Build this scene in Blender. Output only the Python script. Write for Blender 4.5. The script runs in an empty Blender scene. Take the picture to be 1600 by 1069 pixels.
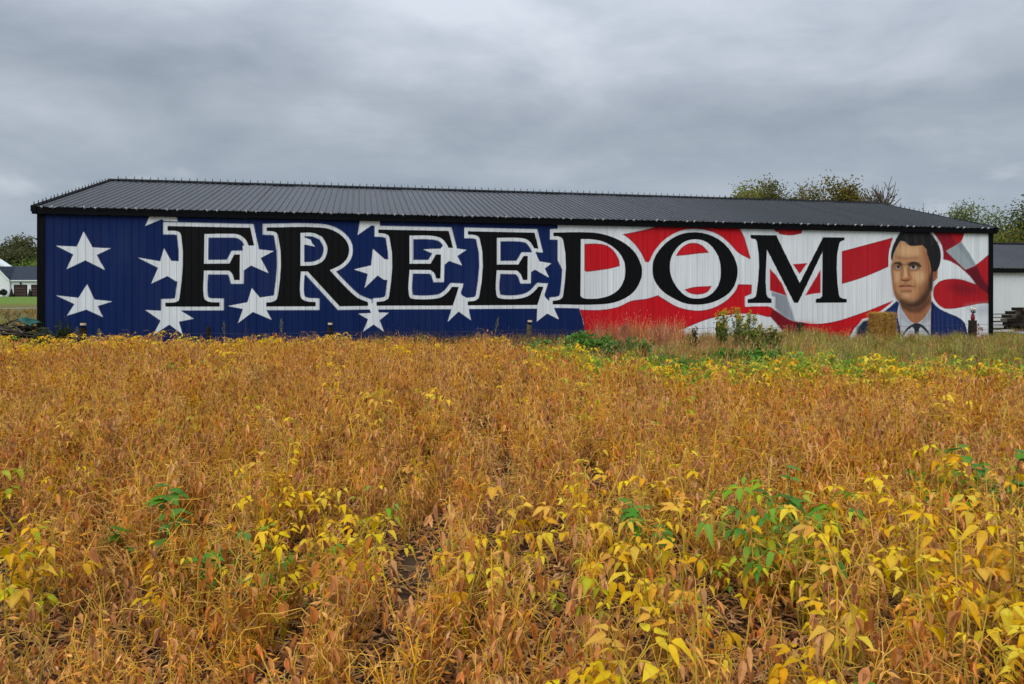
import bpy, math, random
import numpy as np
from mathutils import Vector, Matrix

random.seed(7)
rng = np.random.default_rng(7)
scene = bpy.context.scene
COL = scene.collection
R = math.radians

# ------------------------------------------------------------------ camera, sky, sun, exposure
EYE = 1.65
F = 1100.0 / 1600.0            # focal length in picture widths
cam_d = bpy.data.cameras.new('camera')
cam_d.sensor_fit = 'HORIZONTAL'
cam_d.sensor_width = 36.0
cam_d.lens = 36.0 * F
cam_d.shift_y = -78.5 / 1600.0
cam_d.clip_start = 0.05
cam_d.clip_end = 4000
cam = bpy.data.objects.new('camera', cam_d)
cam.location = (0, 0, EYE)
cam.rotation_euler = (R(90), 0, 0)
COL.objects.link(cam)
scene.camera = cam

SUN_ELEV, SUN_AZ = 48.0, 205.0       # azimuth clockwise from +Y: behind the camera, a little left
world = bpy.data.worlds.new('World')
scene.world = world
world.use_nodes = True
wn = world.node_tree.nodes
wl = world.node_tree.links
wn.clear()


def N(tree, kind, **kw):
    n = tree.nodes.new(kind)
    for k, v in kw.items():
        setattr(n, k, v)
    return n


def build_sky():
    t = world.node_tree
    out = N(t, 'ShaderNodeOutputWorld')
    bg = N(t, 'ShaderNodeBackground')
    bg.inputs['Strength'].default_value = 1.0
    wl.new(bg.outputs[0], out.inputs[0])
    tc = N(t, 'ShaderNodeTexCoord')
    sep = N(t, 'ShaderNodeSeparateXYZ')
    wl.new(tc.outputs['Generated'], sep.inputs[0])

    def math_(op, a, b=None, c=None):
        m = N(t, 'ShaderNodeMath', operation=op)
        for i, v in enumerate((a, b, c)):
            if v is None:
                continue
            if isinstance(v, (int, float)):
                m.inputs[i].default_value = v
            else:
                wl.new(v, m.inputs[i])
        return m.outputs[0]
    z = math_('MAXIMUM', sep.outputs['Z'], 0.0)
    den = math_('ADD', z, 0.30)
    px = math_('DIVIDE', sep.outputs['X'], den)
    py = math_('DIVIDE', sep.outputs['Y'], den)
    comb = N(t, 'ShaderNodeCombineXYZ')
    wl.new(px, comb.inputs[0])
    wl.new(py, comb.inputs[1])

    def noise(scale, detail, rough, off, stretch=(1, 1, 1), dist=0.0):
        mp = N(t, 'ShaderNodeMapping')
        mp.inputs['Location'].default_value = off
        mp.inputs['Scale'].default_value = stretch
        wl.new(comb.outputs[0], mp.inputs[0])
        n = N(t, 'ShaderNodeTexNoise')
        n.inputs['Scale'].default_value = scale
        n.inputs['Detail'].default_value = detail
        n.inputs['Roughness'].default_value = rough
        n.inputs['Distortion'].default_value = dist
        wl.new(mp.outputs[0], n.inputs['Vector'])
        return n.outputs['Fac']
    big = noise(0.95, 2, 0.5, (3.1, 1.2, 0.0), (0.75, 1.0, 1), 0.5)
    plane = comb
    comb = N(t, 'ShaderNodeMapping')
    comb.inputs['Scale'].default_value = (1.0, 1.0, 2.3)
    wl.new(tc.outputs['Generated'], comb.inputs[0])
    mid = noise(3.6, 6, 0.50, (7.3, 2.2, 4.0), (1, 1, 1), 0.25)
    puff = noise(6.5, 5, 0.55, (2.3, 5.2, 1.0), (1, 1, 1), 0.1)
    comb = plane
    fine = noise(8.0, 5, 0.6, (1.3, 9.2, 2.0), (0.8, 1.2, 1), 0.3)
    a = math_('MULTIPLY', big, 0.50)
    b = math_('MULTIPLY_ADD', mid, 0.43, a)
    c = math_('MULTIPLY_ADD', fine, 0.07, b)
    ramp = N(t, 'ShaderNodeValToRGB')
    wl.new(c, ramp.inputs[0])
    e = ramp.color_ramp.elements
    e[0].position = 0.38
    e[0].color = (0.265, 0.31, 0.37, 1)
    e[1].position = 0.62
    e[1].color = (0.57, 0.61, 0.685, 1)
    e2 = ramp.color_ramp.elements.new(0.50)
    e2.color = (0.395, 0.44, 0.51, 1)
    # an overcast sky is brighter overhead than at the horizon
    lift = math_('MULTIPLY_ADD', math_('POWER', z, 1.7), 1.75, 0.82)
    mul = N(t, 'ShaderNodeVectorMath', operation='SCALE')
    wl.new(ramp.outputs[0], mul.inputs[0])
    wl.new(lift, mul.inputs['Scale'])
    # air near the horizon is a little bluer
    hz = N(t, 'ShaderNodeMapRange')
    hz.inputs['From Min'].default_value = 0.0
    hz.inputs['From Max'].default_value = 0.26
    hz.inputs['To Min'].default_value = 0.55
    hz.inputs['To Max'].default_value = 0.0
    wl.new(z, hz.inputs[0])
    mixh = N(t, 'ShaderNodeMix', data_type='RGBA')
    wl.new(hz.outputs[0], mixh.inputs[0])
    wl.new(mul.outputs[0], mixh.inputs[6])
    mixh.inputs[7].default_value = (0.315, 0.395, 0.47, 1)
    sky = N(t, 'ShaderNodeTexSky', sky_type='NISHITA')
    sky.sun_disc = False
    sky.sun_elevation = R(SUN_ELEV)
    sky.sun_rotation = R(SUN_AZ)
    sc = N(t, 'ShaderNodeVectorMath', operation='SCALE')
    sc.inputs['Scale'].default_value = 0.06
    wl.new(sky.outputs[0], sc.inputs[0])
    mixs = N(t, 'ShaderNodeMix', data_type='RGBA')
    mixs.inputs[0].default_value = 0.93
    wl.new(sc.outputs[0], mixs.inputs[6])
    wl.new(mixh.outputs[2], mixs.inputs[7])
    # small bright puffs low in the sky
    pm = N(t, 'ShaderNodeMapRange')
    pm.interpolation_type = 'SMOOTHSTEP'
    pm.inputs['From Min'].default_value = 0.56
    pm.inputs['From Max'].default_value = 0.70
    wl.new(puff, pm.inputs[0])
    bd = N(t, 'ShaderNodeMapRange')
    bd.interpolation_type = 'SMOOTHSTEP'
    bd.inputs['From Min'].default_value = 0.24
    bd.inputs['From Max'].default_value = 0.12
    bd.inputs['To Max'].default_value = 0.09
    wl.new(z, bd.inputs[0])
    pf = math_('MULTIPLY', pm.outputs[0], bd.outputs[0])
    add = N(t, 'ShaderNodeVectorMath', operation='ADD')
    wl.new(mixs.outputs[2], add.inputs[0])
    wl.new(pf, add.inputs[1])
    wl.new(add.outputs[0], bg.inputs['Color'])


build_sky()
sun_d = bpy.data.lights.new('sun', 'SUN')
sun_d.energy = 1.5
sun_d.angle = R(50)
sun_d.color = (1.0, 0.965, 0.91)
sun = bpy.data.objects.new('sun', sun_d)
sun.location = (-10, -20, 30)
az, el = R(SUN_AZ), R(SUN_ELEV)
to_sun = Vector((math.sin(az) * math.cos(el), math.cos(az) * math.cos(el), math.sin(el)))
sun.rotation_euler = to_sun.to_track_quat('Z', 'Y').to_euler()
COL.objects.link(sun)

scene.view_settings.view_transform = 'Standard'
scene.view_settings.look = 'None'
scene.view_settings.exposure = 0.2
scene.view_settings.gamma = 1.0
scene.view_settings.use_curve_mapping = False
scene.render.engine = 'CYCLES'
scene.cycles.use_denoising = True
scene.cycles.max_bounces = 4
scene.cycles.use_adaptive_sampling = True
scene.cycles.adaptive_threshold = 0.02
scene.cycles.diffuse_bounces = 2
scene.cycles.glossy_bounces = 2
scene.cycles.transmission_bounces = 2
scene.cycles.sample_clamp_indirect = 6


# ------------------------------------------------------------------ helpers
def srgb(r, g, b):
    def f(c):
        c /= 255.0
        return c / 12.92 if c <= 0.04045 else ((c + 0.055) / 1.055) ** 2.4
    return (f(r), f(g), f(b))


def px_dir(x, y):
    return (x - 800) / 1100.0, (456 - y) / 1100.0


def at(x, Y):
    """ground-plan point on the sight line of picture column x at depth Y"""
    return (x - 800) / 1100.0 * Y


def smooth(t):
    t = np.clip(t, 0, 1)
    return t * t * (3 - 2 * t)


def gz(x, y):
    """height of the land"""
    x = np.asarray(x, float)
    y = np.asarray(y, float)
    z = -0.30 * smooth((y - 14.5) / 5.5)
    z = z + 1.12 * np.clip((y - 46) / 92, 0, 1.6)
    z = z + 0.015 * np.sin(x * 1.9 + 0.6 * y) * np.cos(y * 1.3 - 0.4 * x)
    return z


class MB:
    """collects vertices, faces and vertex colours into ONE mesh"""

    def __init__(self):
        self.v = []
        self.f = []
        self.c = []

    def add(self, vs, fs, col):
        o = len(self.v)
        self.v.extend([tuple(p) for p in vs])
        self.f.extend([tuple(i + o for i in f) for f in fs])
        if len(col) == 3 and not hasattr(col[0], '__len__'):
            self.c.extend([tuple(col)] * len(vs))
        else:
            self.c.extend([tuple(q) for q in col])

    def box(self, x0, x1, y0, y1, z0, z1, col=(1, 1, 1), M=None):
        vs = [Vector(p) for p in ((x0, y0, z0), (x1, y0, z0), (x1, y1, z0), (x0, y1, z0),
                                  (x0, y0, z1), (x1, y0, z1), (x1, y1, z1), (x0, y1, z1))]
        if M is not None:
            vs = [M @ p for p in vs]
        self.add(vs, [(0, 3, 2, 1), (4, 5, 6, 7), (0, 1, 5, 4), (1, 2, 6, 5), (2, 3, 7, 6), (3, 0, 4, 7)], col)

    def tube(self, pts, r0, r1, sides=4, col=(1, 1, 1), cap=True, col1=None):
        pts = [Vector(p) for p in pts]
        n = len(pts)
        vs, cs = [], []
        prev = None
        for i, p in enumerate(pts):
            d = (pts[min(i + 1, n - 1)] - pts[max(i - 1, 0)])
            d = d.normalized() if d.length > 1e-9 else Vector((0, 0, 1))
            if prev is None:
                a = d.orthogonal().normalized()
            else:
                a = prev - d * prev.dot(d)
                a = a.normalized() if a.length > 1e-6 else d.orthogonal().normalized()
            prev = a
            b = d.cross(a)
            t = i / (n - 1)
            r = r0 + (r1 - r0) * t
            for k in range(sides):
                an = 2 * math.pi * k / sides
                vs.append(p + (a * math.cos(an) + b * math.sin(an)) * r)
                cs.append(col if col1 is None else tuple(col[j] + (col1[j] - col[j]) * t for j in range(3)))
        fs = []
        for i in range(n - 1):
            for k in range(sides):
                k2 = (k + 1) % sides
                fs.append((i * sides + k, i * sides + k2, (i + 1) * sides + k2, (i + 1) * sides + k))
        if cap:
            fs.append(tuple(range(sides))[::-1])
            fs.append(tuple((n - 1) * sides + k for k in range(sides)))
        self.add(vs, fs, cs)

    def lathe(self, prof, sides=12, col=(1, 1, 1), M=None):
        vs, fs = [], []
        for (r, z) in prof:
            for k in range(sides):
                an = 2 * math.pi * k / sides
                p = Vector((r * math.cos(an), r * math.sin(an), z))
                vs.append(M @ p if M is not None else p)
        for i in range(len(prof) - 1):
            for k in range(sides):
                k2 = (k + 1) % sides
                fs.append((i * sides + k, i * sides + k2, (i + 1) * sides + k2, (i + 1) * sides + k))
        fs.append(tuple(range(sides))[::-1])
        fs.append(tuple((len(prof) - 1) * sides + k for k in range(sides)))
        self.add(vs, fs, col)

    def mesh(self, name, mat, smooth_=False):
        me = bpy.data.meshes.new(name)
        me.from_pydata([tuple(p) for p in self.v], [], self.f)
        if self.c:
            ca = me.color_attributes.new('Col', 'FLOAT_COLOR', 'POINT')
            arr = np.ones((len(self.v), 4), np.float32)
            arr[:, :3] = np.array(self.c, np.float32)
            ca.data.foreach_set('color', arr.ravel())
        if smooth_:
            me.polygons.foreach_set('use_smooth', np.ones(len(me.polygons), bool))
        me.materials.append(mat)
        me.update()
        return me

    def build(self, name, mat, parent=None, smooth_=False, loc=None):
        return link(name, self.mesh(name, mat, smooth_), parent, loc)


def np_mesh(name, V, Fq, C, mat, smooth_=False):
    """mesh from numpy arrays: V (n,3), Fq (m,k) with k = 3 or 4, C (n,3)"""
    me = bpy.data.meshes.new(name)
    V = np.ascontiguousarray(V, np.float32)
    Fq = np.ascontiguousarray(Fq, np.int32)
    m, k = Fq.shape
    me.vertices.add(len(V))
    me.vertices.foreach_set('co', V.ravel())
    me.loops.add(m * k)
    me.loops.foreach_set('vertex_index', Fq.ravel())
    me.polygons.add(m)
    me.polygons.foreach_set('loop_start', np.arange(m, dtype=np.int32) * k)
    me.polygons.foreach_set('loop_total', np.full(m, k, np.int32))
    if smooth_:
        me.polygons.foreach_set('use_smooth', np.ones(m, bool))
    if C is not None:
        ca = me.color_attributes.new('Col', 'FLOAT_COLOR', 'POINT')
        arr = np.ones((len(V), 4), np.float32)
        arr[:, :3] = C
        ca.data.foreach_set('color', arr.ravel())
    me.materials.append(mat)
    me.update(calc_edges=True)
    return me


def link(name, me, parent=None, loc=None, rot=None):
    o = bpy.data.objects.new(name, me)
    COL.objects.link(o)
    if parent is not None:
        o.parent = parent
    if loc is not None:
        o.location = loc
    if rot is not None:
        o.rotation_euler = rot
    return o


def tag(o, label=None, cat=None, group=None, kind=None):
    if label:
        o['label'] = label
    if cat:
        o['category'] = cat
    if group:
        o['group'] = group
    if kind:
        o['kind'] = kind
    return o


def thing(name, loc=(0, 0, 0), rz=0.0, label=None, cat=None, group=None):
    o = bpy.data.objects.new(name, None)
    o.empty_display_size = 0.2
    COL.objects.link(o)
    o.location = loc
    o.rotation_euler = (0, 0, rz)
    return tag(o, label, cat, group)


def vnoise(x, y, seed=0):
    """smooth 2-D value noise in 0..1"""
    x = np.asarray(x, float)
    y = np.asarray(y, float)
    xi = np.floor(x).astype(np.int64)
    yi = np.floor(y).astype(np.int64)
    fx = x - xi
    fy = y - yi
    fx = fx * fx * (3 - 2 * fx)
    fy = fy * fy * (3 - 2 * fy)

    def h(a, b):
        n = (a * 374761393 + b * 668265263 + seed * 144665) & 0x7fffffff
        n = ((n ^ (n >> 13)) * 1274126177) & 0x7fffffff
        return ((n ^ (n >> 16)) & 0xffff) / 65535.0
    return (h(xi, yi) * (1 - fx) + h(xi + 1, yi) * fx) * (1 - fy) + (h(xi, yi + 1) * (1 - fx) + h(xi + 1, yi + 1) * fx) * fy


# ------------------------------------------------------------------ materials
def mat_base(name, rough=0.6, spec=0.3):
    m = bpy.data.materials.new(name)
    m.use_nodes = True
    b = m.node_tree.nodes['Principled BSDF']
    b.inputs['Roughness'].default_value = rough
    b.inputs['Specular IOR Level'].default_value = spec
    return m, m.node_tree, b


def mat_plain(name, col, rough=0.6, spec=0.3, vary=0.15, scale=6.0, bump=0.0, metal=0.0, stretch=(1, 1, 1), rnd=0.0):
    m, t, b = mat_base(name, rough, spec)
    b.inputs['Metallic'].default_value = metal
    tc = N(t, 'ShaderNodeTexCoord')
    mp = N(t, 'ShaderNodeMapping')
    mp.inputs['Scale'].default_value = stretch
    t.links.new(tc.outputs['Object'], mp.inputs[0])
    n = N(t, 'ShaderNodeTexNoise')
    n.inputs['Scale'].default_value = scale
    n.inputs['Detail'].default_value = 5
    t.links.new(mp.outputs[0], n.inputs['Vector'])
    hsv = N(t, 'ShaderNodeHueSaturation')
    hsv.inputs['Color'].default_value = (*col, 1)
    mr = N(t, 'ShaderNodeMapRange')
    mr.inputs['From Min'].default_value = 0.25
    mr.inputs['From Max'].default_value = 0.75
    mr.inputs['To Min'].default_value = 1 - vary
    mr.inputs['To Max'].default_value = 1 + vary
    t.links.new(n.outputs['Fac'], mr.inputs[0])
    val = mr.outputs[0]
    if rnd > 0:
        oi = N(t, 'ShaderNodeObjectInfo')
        m2 = N(t, 'ShaderNodeMapRange')
        m2.inputs['To Min'].default_value = 1 - rnd
        m2.inputs['To Max'].default_value = 1 + rnd
        t.links.new(oi.outputs['Random'], m2.inputs[0])
        mm = N(t, 'ShaderNodeMath', operation='MULTIPLY')
        t.links.new(val, mm.inputs[0])
        t.links.new(m2.outputs[0], mm.inputs[1])
        val = mm.outputs[0]
    t.links.new(val, hsv.inputs['Value'])
    t.links.new(hsv.outputs[0], b.inputs['Base Color'])
    if bump > 0:
        bp = N(t, 'ShaderNodeBump')
        bp.inputs['Strength'].default_value = bump
        bp.inputs['Distance'].default_value = 0.02
        t.links.new(n.outputs['Fac'], bp.inputs['Height'])
        t.links.new(bp.outputs[0], b.inputs['Normal'])
    return m


def mat_leaf(name, transl=0.3, rough=0.6, spec=0.25, hue=0.02, val=0.22, sat=0.1, mottle=0.0):
    """vertex colour with per-object / per-instance variation and some light coming through"""
    m, t, b = mat_base(name, rough, spec)
    at_ = N(t, 'ShaderNodeAttribute', attribute_name='Col')
    oi = N(t, 'ShaderNodeObjectInfo')
    hsv = N(t, 'ShaderNodeHueSaturation')
    t.links.new(at_.outputs['Color'], hsv.inputs['Color'])

    def rr(mul, lo, hi):
        a = N(t, 'ShaderNodeMath', operation='MULTIPLY')
        a.inputs[1].default_value = mul
        t.links.new(oi.outputs['Random'], a.inputs[0])
        f = N(t, 'ShaderNodeMath', operation='FRACT')
        t.links.new(a.outputs[0], f.inputs[0])
        mr = N(t, 'ShaderNodeMapRange')
        mr.inputs['To Min'].default_value = lo
        mr.inputs['To Max'].default_value = hi
        t.links.new(f.outputs[0], mr.inputs[0])
        return mr.outputs[0]
    t.links.new(rr(1.0, 0.5 - hue, 0.5 + hue), hsv.inputs['Hue'])
    t.links.new(rr(7.13, 1 - val, 1 + val), hsv.inputs['Value'])
    t.links.new(rr(13.7, 1 - sat, 1 + sat), hsv.inputs['Saturation'])
    csock = hsv.outputs[0]
    if mottle > 0:
        tc = N(t, 'ShaderNodeTexCoord')
        nz = N(t, 'ShaderNodeTexNoise')
        nz.inputs['Scale'].default_value = 45.0
        nz.inputs['Detail'].default_value = 4
        nz.inputs['Roughness'].default_value = 0.65
        t.links.new(tc.outputs['Object'], nz.inputs['Vector'])
        rp = N(t, 'ShaderNodeMapRange')
        rp.inputs['From Min'].default_value = 0.52
        rp.inputs['From Max'].default_value = 0.72
        rp.inputs['To Max'].default_value = mottle
        t.links.new(nz.outputs['Fac'], rp.inputs[0])
        mc = N(t, 'ShaderNodeMix', data_type='RGBA')
        t.links.new(rp.outputs[0], mc.inputs[0])
        t.links.new(csock, mc.inputs[6])
        mc.inputs[7].default_value = (*srgb(188, 124, 36), 1)
        csock = mc.outputs[2]
    t.links.new(csock, b.inputs['Base Color'])
    if transl > 0:
        tr = N(t, 'ShaderNodeBsdfTranslucent')
        t.links.new(csock, tr.inputs[0])
        mx = N(t, 'ShaderNodeMixShader')
        mx.inputs[0].default_value = transl
        t.links.new(b.outputs[0], mx.inputs[1])
        t.links.new(tr.outputs[0], mx.inputs[2])
        t.links.new(mx.outputs[0], t.nodes['Material Output'].inputs[0])
    return m


M = {}
M['crop'] = mat_leaf('dry_crop', 0.15, 0.7, 0.15, 0.008, 0.22, 0.08)
M['leaf'] = mat_leaf('live_leaf', 0.36, 0.5, 0.25, 0.012, 0.12, 0.06, 0.4)
M['grass'] = mat_leaf('grass_blade', 0.15, 0.6, 0.2, 0.02, 0.38, 0.12)
M['tree'] = mat_leaf('tree_leaf', 0.25, 0.6, 0.2, 0.012, 0.15, 0.08)
M['litter'] = mat_leaf('dead_leaf', 0.1, 0.8, 0.1, 0.0, 0.05, 0.0)
M['flower'] = mat_leaf('petal', 0.25, 0.6, 0.2, 0.0, 0.05, 0.0)
M['bark'] = mat_plain('bark', srgb(92, 82, 72), 0.9, 0.1, 0.3, 4.0, 0.5)
M['roof'] = mat_plain('charcoal_roof_metal', (0.030, 0.032, 0.038), 0.38, 0.42, 0.3, 1.6, 0.0, 0.0, (1, 0.18, 1), 0.14)
M['trim'] = mat_plain('black_trim_metal', (0.0045, 0.0047, 0.0055), 0.55, 0.06, 0.15, 3.0)
M['wood'] = mat_plain('weathered_wood', srgb(104, 96, 84), 0.9, 0.1, 0.35, 5.0, 0.5, 0, (1, 1, 0.25), 0.15)
M['darkwood'] = mat_plain('dark_post_wood', srgb(52, 44, 36), 0.9, 0.1, 0.4, 6.0, 0.5, 0, (1, 1, 0.3), 0.2)
M['greypost'] = mat_plain('grey_post_wood', srgb(112, 102, 84), 0.9, 0.1, 0.4, 6.0, 0.5, 0, (1, 1, 0.3), 0.15)
M['wire'] = mat_plain('fence_wire', srgb(70, 68, 66), 0.6, 0.4, 0.3, 2.0, 0, 0.3)
M['white_wall'] = mat_plain('white_wall_metal', srgb(222, 225, 224), 0.5, 0.4, 0.05, 2.0, 0, 0, (1, 1, 0.2))
M['house_white'] = mat_plain('white_siding', srgb(230, 233, 234), 0.7, 0.2, 0.04, 0.6)
M['house_roof'] = mat_plain('navy_shingle', srgb(52, 58, 70), 0.85, 0.2, 0.2, 2.0)
M['door_brown'] = mat_plain('brown_garage_door', srgb(62, 42, 36), 0.6, 0.3, 0.12, 2.0)
M['bulb'] = mat_plain('frosted_bulb', srgb(196, 197, 196), 0.3, 0.5, 0.05, 4.0)
M['bulb_dark'] = mat_plain('dark_bulb', srgb(60, 60, 62), 0.35, 0.5, 0.1, 4.0)
M['straw'] = mat_leaf('straw', 0.1, 0.8, 0.15, 0.0, 0.05, 0.0)
M['cap'] = mat_plain('cream_lantern', srgb(228, 205, 175), 0.4, 0.4, 0.05, 4.0)
M['tarp_green'] = mat_plain('green_tarp', srgb(38, 84, 74), 0.5, 0.4, 0.2, 3.0)
M['tarp_blue'] = mat_plain('blue_plastic', srgb(92, 168, 218), 0.4, 0.4, 0.12, 3.0)
M['vase'] = mat_plain('red_vase', srgb(125, 26, 34), 0.3, 0.5, 0.1, 3.0)
M['gravel'] = mat_plain('gravel', srgb(150, 145, 135), 0.95, 0.1, 0.15, 8.0)
M['red_sign'] = mat_plain('red_sign_paint', srgb(150, 30, 40), 0.6, 0.3, 0.1, 4.0)


def make_paint_mat():
    m, t, b = mat_base('mural_paint', 0.55, 0.12)
    a = N(t, 'ShaderNodeAttribute', attribute_name='Col')
    tc = N(t, 'ShaderNodeTexCoord')
    mp = N(t, 'ShaderNodeMapping')
    mp.inputs['Scale'].default_value = (9, 9, 0.35)
    t.links.new(tc.outputs['Object'], mp.inputs[0])
    n = N(t, 'ShaderNodeTexNoise')
    n.inputs['Scale'].default_value = 1.0
    n.inputs['Detail'].default_value = 4
    t.links.new(mp.outputs[0], n.inputs['Vector'])
    hsv = N(t, 'ShaderNodeHueSaturation')
    mr = N(t, 'ShaderNodeMapRange')
    mr.inputs['From Min'].default_value = 0.3
    mr.inputs['From Max'].default_value = 0.7
    mr.inputs['To Min'].default_value = 0.90
    mr.inputs['To Max'].default_value = 1.08
    t.links.new(n.outputs['Fac'], mr.inputs[0])
    t.links.new(mr.outputs[0], hsv.inputs['Value'])
    t.links.new(a.outputs['Color'], hsv.inputs['Color'])
    t.links.new(hsv.outputs[0], b.inputs['Base Color'])
    return m


M['paint'] = make_paint_mat()


# ------------------------------------------------------------------ the land
# far edge of the bean field in plan
EDGE_X = np.array([-30, -12.1, -7.8, -3.3, -0.9, 0.5, 1.5, 2.5, 5.3, 6.6, 8.0, 12.0, 30.0])
EDGE_Y = np.array([16.5, 16.6, 17.2, 17.8, 16.6, 14.2, 12.2, 11.2, 11.4, 10.9, 9.6, 8.2, 7.0])


def field_edge(x):
    return np.interp(x, EDGE_X, EDGE_Y)


# bare spots between the plants (X, Y, radius)
BARE = [(-2.75, 4.05, 0.48), (-0.65, 4.05, 0.40), (-0.15, 3.9, 0.22), (2.35, 4.6, 0.30), (1.05, 3.0, 0.30),
        (-1.75, 3.9, 0.28), (-1.95, 3.0, 0.30), (0.5, 3.25, 0.20), (-2.6, 3.2, 0.3), (1.7, 3.35, 0.2)]


def bare(x, y):
    b = np.zeros_like(np.asarray(x, float))
    for (bx, by, br) in BARE:
        d = np.hypot(x - bx, y - by) / br
        b = np.maximum(b, 1 - smooth((d - 0.75) / 0.5))
    return b


def make_ground():
    s = np.linspace(-1, 1, 141)
    gx = np.sign(s) * (np.abs(s) * 26 + (np.abs(s) ** 7) * 1500)
    s2 = np.linspace(0, 1, 170)
    gy = -6 + s2 * 52 + (s2 ** 7) * 1800
    X, Y = np.meshgrid(gx, gy, indexing='ij')
    Z = gz(X, Y)
    V = np.stack([X, Y, Z], -1).reshape(-1, 3)
    nx, ny = X.shape
    i = np.arange(nx * ny).reshape(nx, ny)
    Fq = np.stack([i[:-1, :-1], i[1:, :-1], i[1:, 1:], i[:-1, 1:]], -1).reshape(-1, 4)
    inf = smooth((field_edge(X) + 0.4 - Y) / 0.8).reshape(-1, 1)
    soil = np.array(srgb(84, 66, 50))
    turf = np.array(srgb(104, 112, 52))
    nz = vnoise(X * 0.11, Y * 0.11, 3).reshape(-1, 1)
    lawn = np.array(srgb(104, 128, 54))
    dry = np.array(srgb(118, 100, 62))
    grass = turf * (1 - nz) + dry * nz
    farm = smooth((Y.reshape(-1, 1) - 78) / 12)
    grass = grass * (1 - farm) + lawn * farm
    C = grass * (1 - inf) + soil * inf
    m, t, b = mat_base('land', 0.95, 0.1)
    a = N(t, 'ShaderNodeAttribute', attribute_name='Col')
    tc = N(t, 'ShaderNodeTexCoord')
    n = N(t, 'ShaderNodeTexNoise')
    n.inputs['Scale'].default_value = 3.0
    n.inputs['Detail'].default_value = 9
    n.inputs['Roughness'].default_value = 0.7
    t.links.new(tc.outputs['Object'], n.inputs['Vector'])
    mr = N(t, 'ShaderNodeMapRange')
    mr.inputs['From Min'].default_value = 0.3
    mr.inputs['From Max'].default_value = 0.7
    mr.inputs['To Min'].default_value = 0.65
    mr.inputs['To Max'].default_value = 1.3
    t.links.new(n.outputs['Fac'], mr.inputs[0])
    hsv = N(t, 'ShaderNodeHueSaturation')
    t.links.new(a.outputs['Color'], hsv.inputs['Color'])
    t.links.new(mr.outputs[0], hsv.inputs['Value'])
    t.links.new(hsv.outputs[0], b.inputs['Base Color'])
    bp = N(t, 'ShaderNodeBump')
    bp.inputs['Strength'].default_value = 0.8
    bp.inputs['Distance'].default_value = 0.06
    t.links.new(n.outputs['Fac'], bp.inputs['Height'])
    t.links.new(bp.outputs[0], b.inputs['Normal'])
    o = link('ground', np_mesh('ground', V, Fq, C, m, True))
    tag(o, kind='structure')
    # pale drive across the lawn on the left
    mb = MB()
    pts = [(-75, 64), (-58, 66), (-50, 68.5), (-42, 73), (-30, 80)]
    vs = []
    for (x, y) in pts:
        for dy in (-1.3, 1.3):
            vs.append((x, y + dy, float(gz(x, y + dy)) + 0.03))
    fs = [(2 * k, 2 * k + 2, 2 * k + 3, 2 * k + 1) for k in range(len(pts) - 1)]
    mb.add(vs, fs, (1, 1, 1))
    tag(mb.build('path', M['gravel']), kind='structure')


make_ground()

# ------------------------------------------------------------------ the barn
A = Vector((-15.035, 22.35, -0.30))
B = Vector((20.42, 29.95, -0.30))
LEN = (B - A).length
TH = math.atan2(B.y - A.y, B.x - A.x)
CT, ST = math.cos(TH), math.sin(TH)
WALL_H = 4.41
EAVE_Z, RIDGE_Z, HALF = 4.64, 6.55, 6.86
NP = 40
PW = LEN / NP
PITCH = PW / 4
BP_U = np.array([0, .0225, .045, .0675, .09, .1125, .135, .1575, .18, .191, .2156]) / 0.2266 * PITCH
BP_Y = np.array([0, 0, 0, 0, 0, 0, 0, 0, 0, -.016, -.016])

TOP_X = [0, 65, 320, 560, 900, 1200, 1420, 1545, 1600]
TOP_Y = [332.5, 334, 341, 348, 357, 363, 366, 367, 367]


def wall_uv(x, y):
    """picture point on the painted wall -> metres along the wall and above its foot"""
    t = (x - 800) / 1100.0
    u = (t * A.y - A.x) / (CT - t * ST)
    Y = A.y + u * ST
    ytop_model = 456 - (WALL_H - 0.30 - EYE) * 1100.0 / Y
    ybase = 456 + (EYE + 0.30) * 1100.0 / Y
    ytop = np.interp(x, TOP_X, TOP_Y)
    k = (y - ytop) / (ybase - ytop)
    ym = ytop_model + k * (ybase - ytop_model)
    return u, (EYE + 0.30) + (456 - ym) * Y / 1100.0


ZOOM = {1: (0, 260, 3.5625), 2: (200, 320, 4.4444), 3: (540, 320, 4.4444), 4: (840, 320, 4.4444), 5: (1100, 320, 4.647),
        6: (1340, 320, 4.454), 0: (0, 0, 1.0)}


def tr(z, pts):
    ox, oy, s = ZOOM[z]
    return [wall_uv(ox + x / s, oy + y / s) for (x, y) in pts]


def soften(P, sub=4, corner=38):
    """round the shallow bends of a closed outline, keep its real corners"""
    P = [np.array(p, float) for p in P]
    n = len(P)
    tan = []
    for i in range(n):
        a = P[i] - P[i - 1]
        b = P[(i + 1) % n] - P[i]
        la, lb = np.linalg.norm(a), np.linalg.norm(b)
        if la < 1e-6 or lb < 1e-6:
            tan.append(None)
            continue
        c = np.clip(np.dot(a, b) / la / lb, -1, 1)
        if math.degrees(math.acos(c)) > corner:
            tan.append(None)
        else:
            d = a / la + b / lb
            tan.append(d / np.linalg.norm(d))
    out = []
    for i in range(n):
        p, q = P[i], P[(i + 1) % n]
        e = q - p
        L = np.linalg.norm(e)
        t0, t1 = tan[i], tan[(i + 1) % n]
        if t0 is None and t1 is None or L < 0.06:
            out.append(p)
            continue
        m0 = (t0 if t0 is not None else e / max(L, 1e-9)) * L
        m1 = (t1 if t1 is not None else e / max(L, 1e-9)) * L
        for k in range(sub):
            s = k / sub
            s2, s3 = s * s, s * s * s
            out.append((2 * s3 - 3 * s2 + 1) * p + (s3 - 2 * s2 + s) * m0 + (-2 * s3 + 3 * s2) * q + (s3 - s2) * m1)
    return np.array(out)


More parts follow.
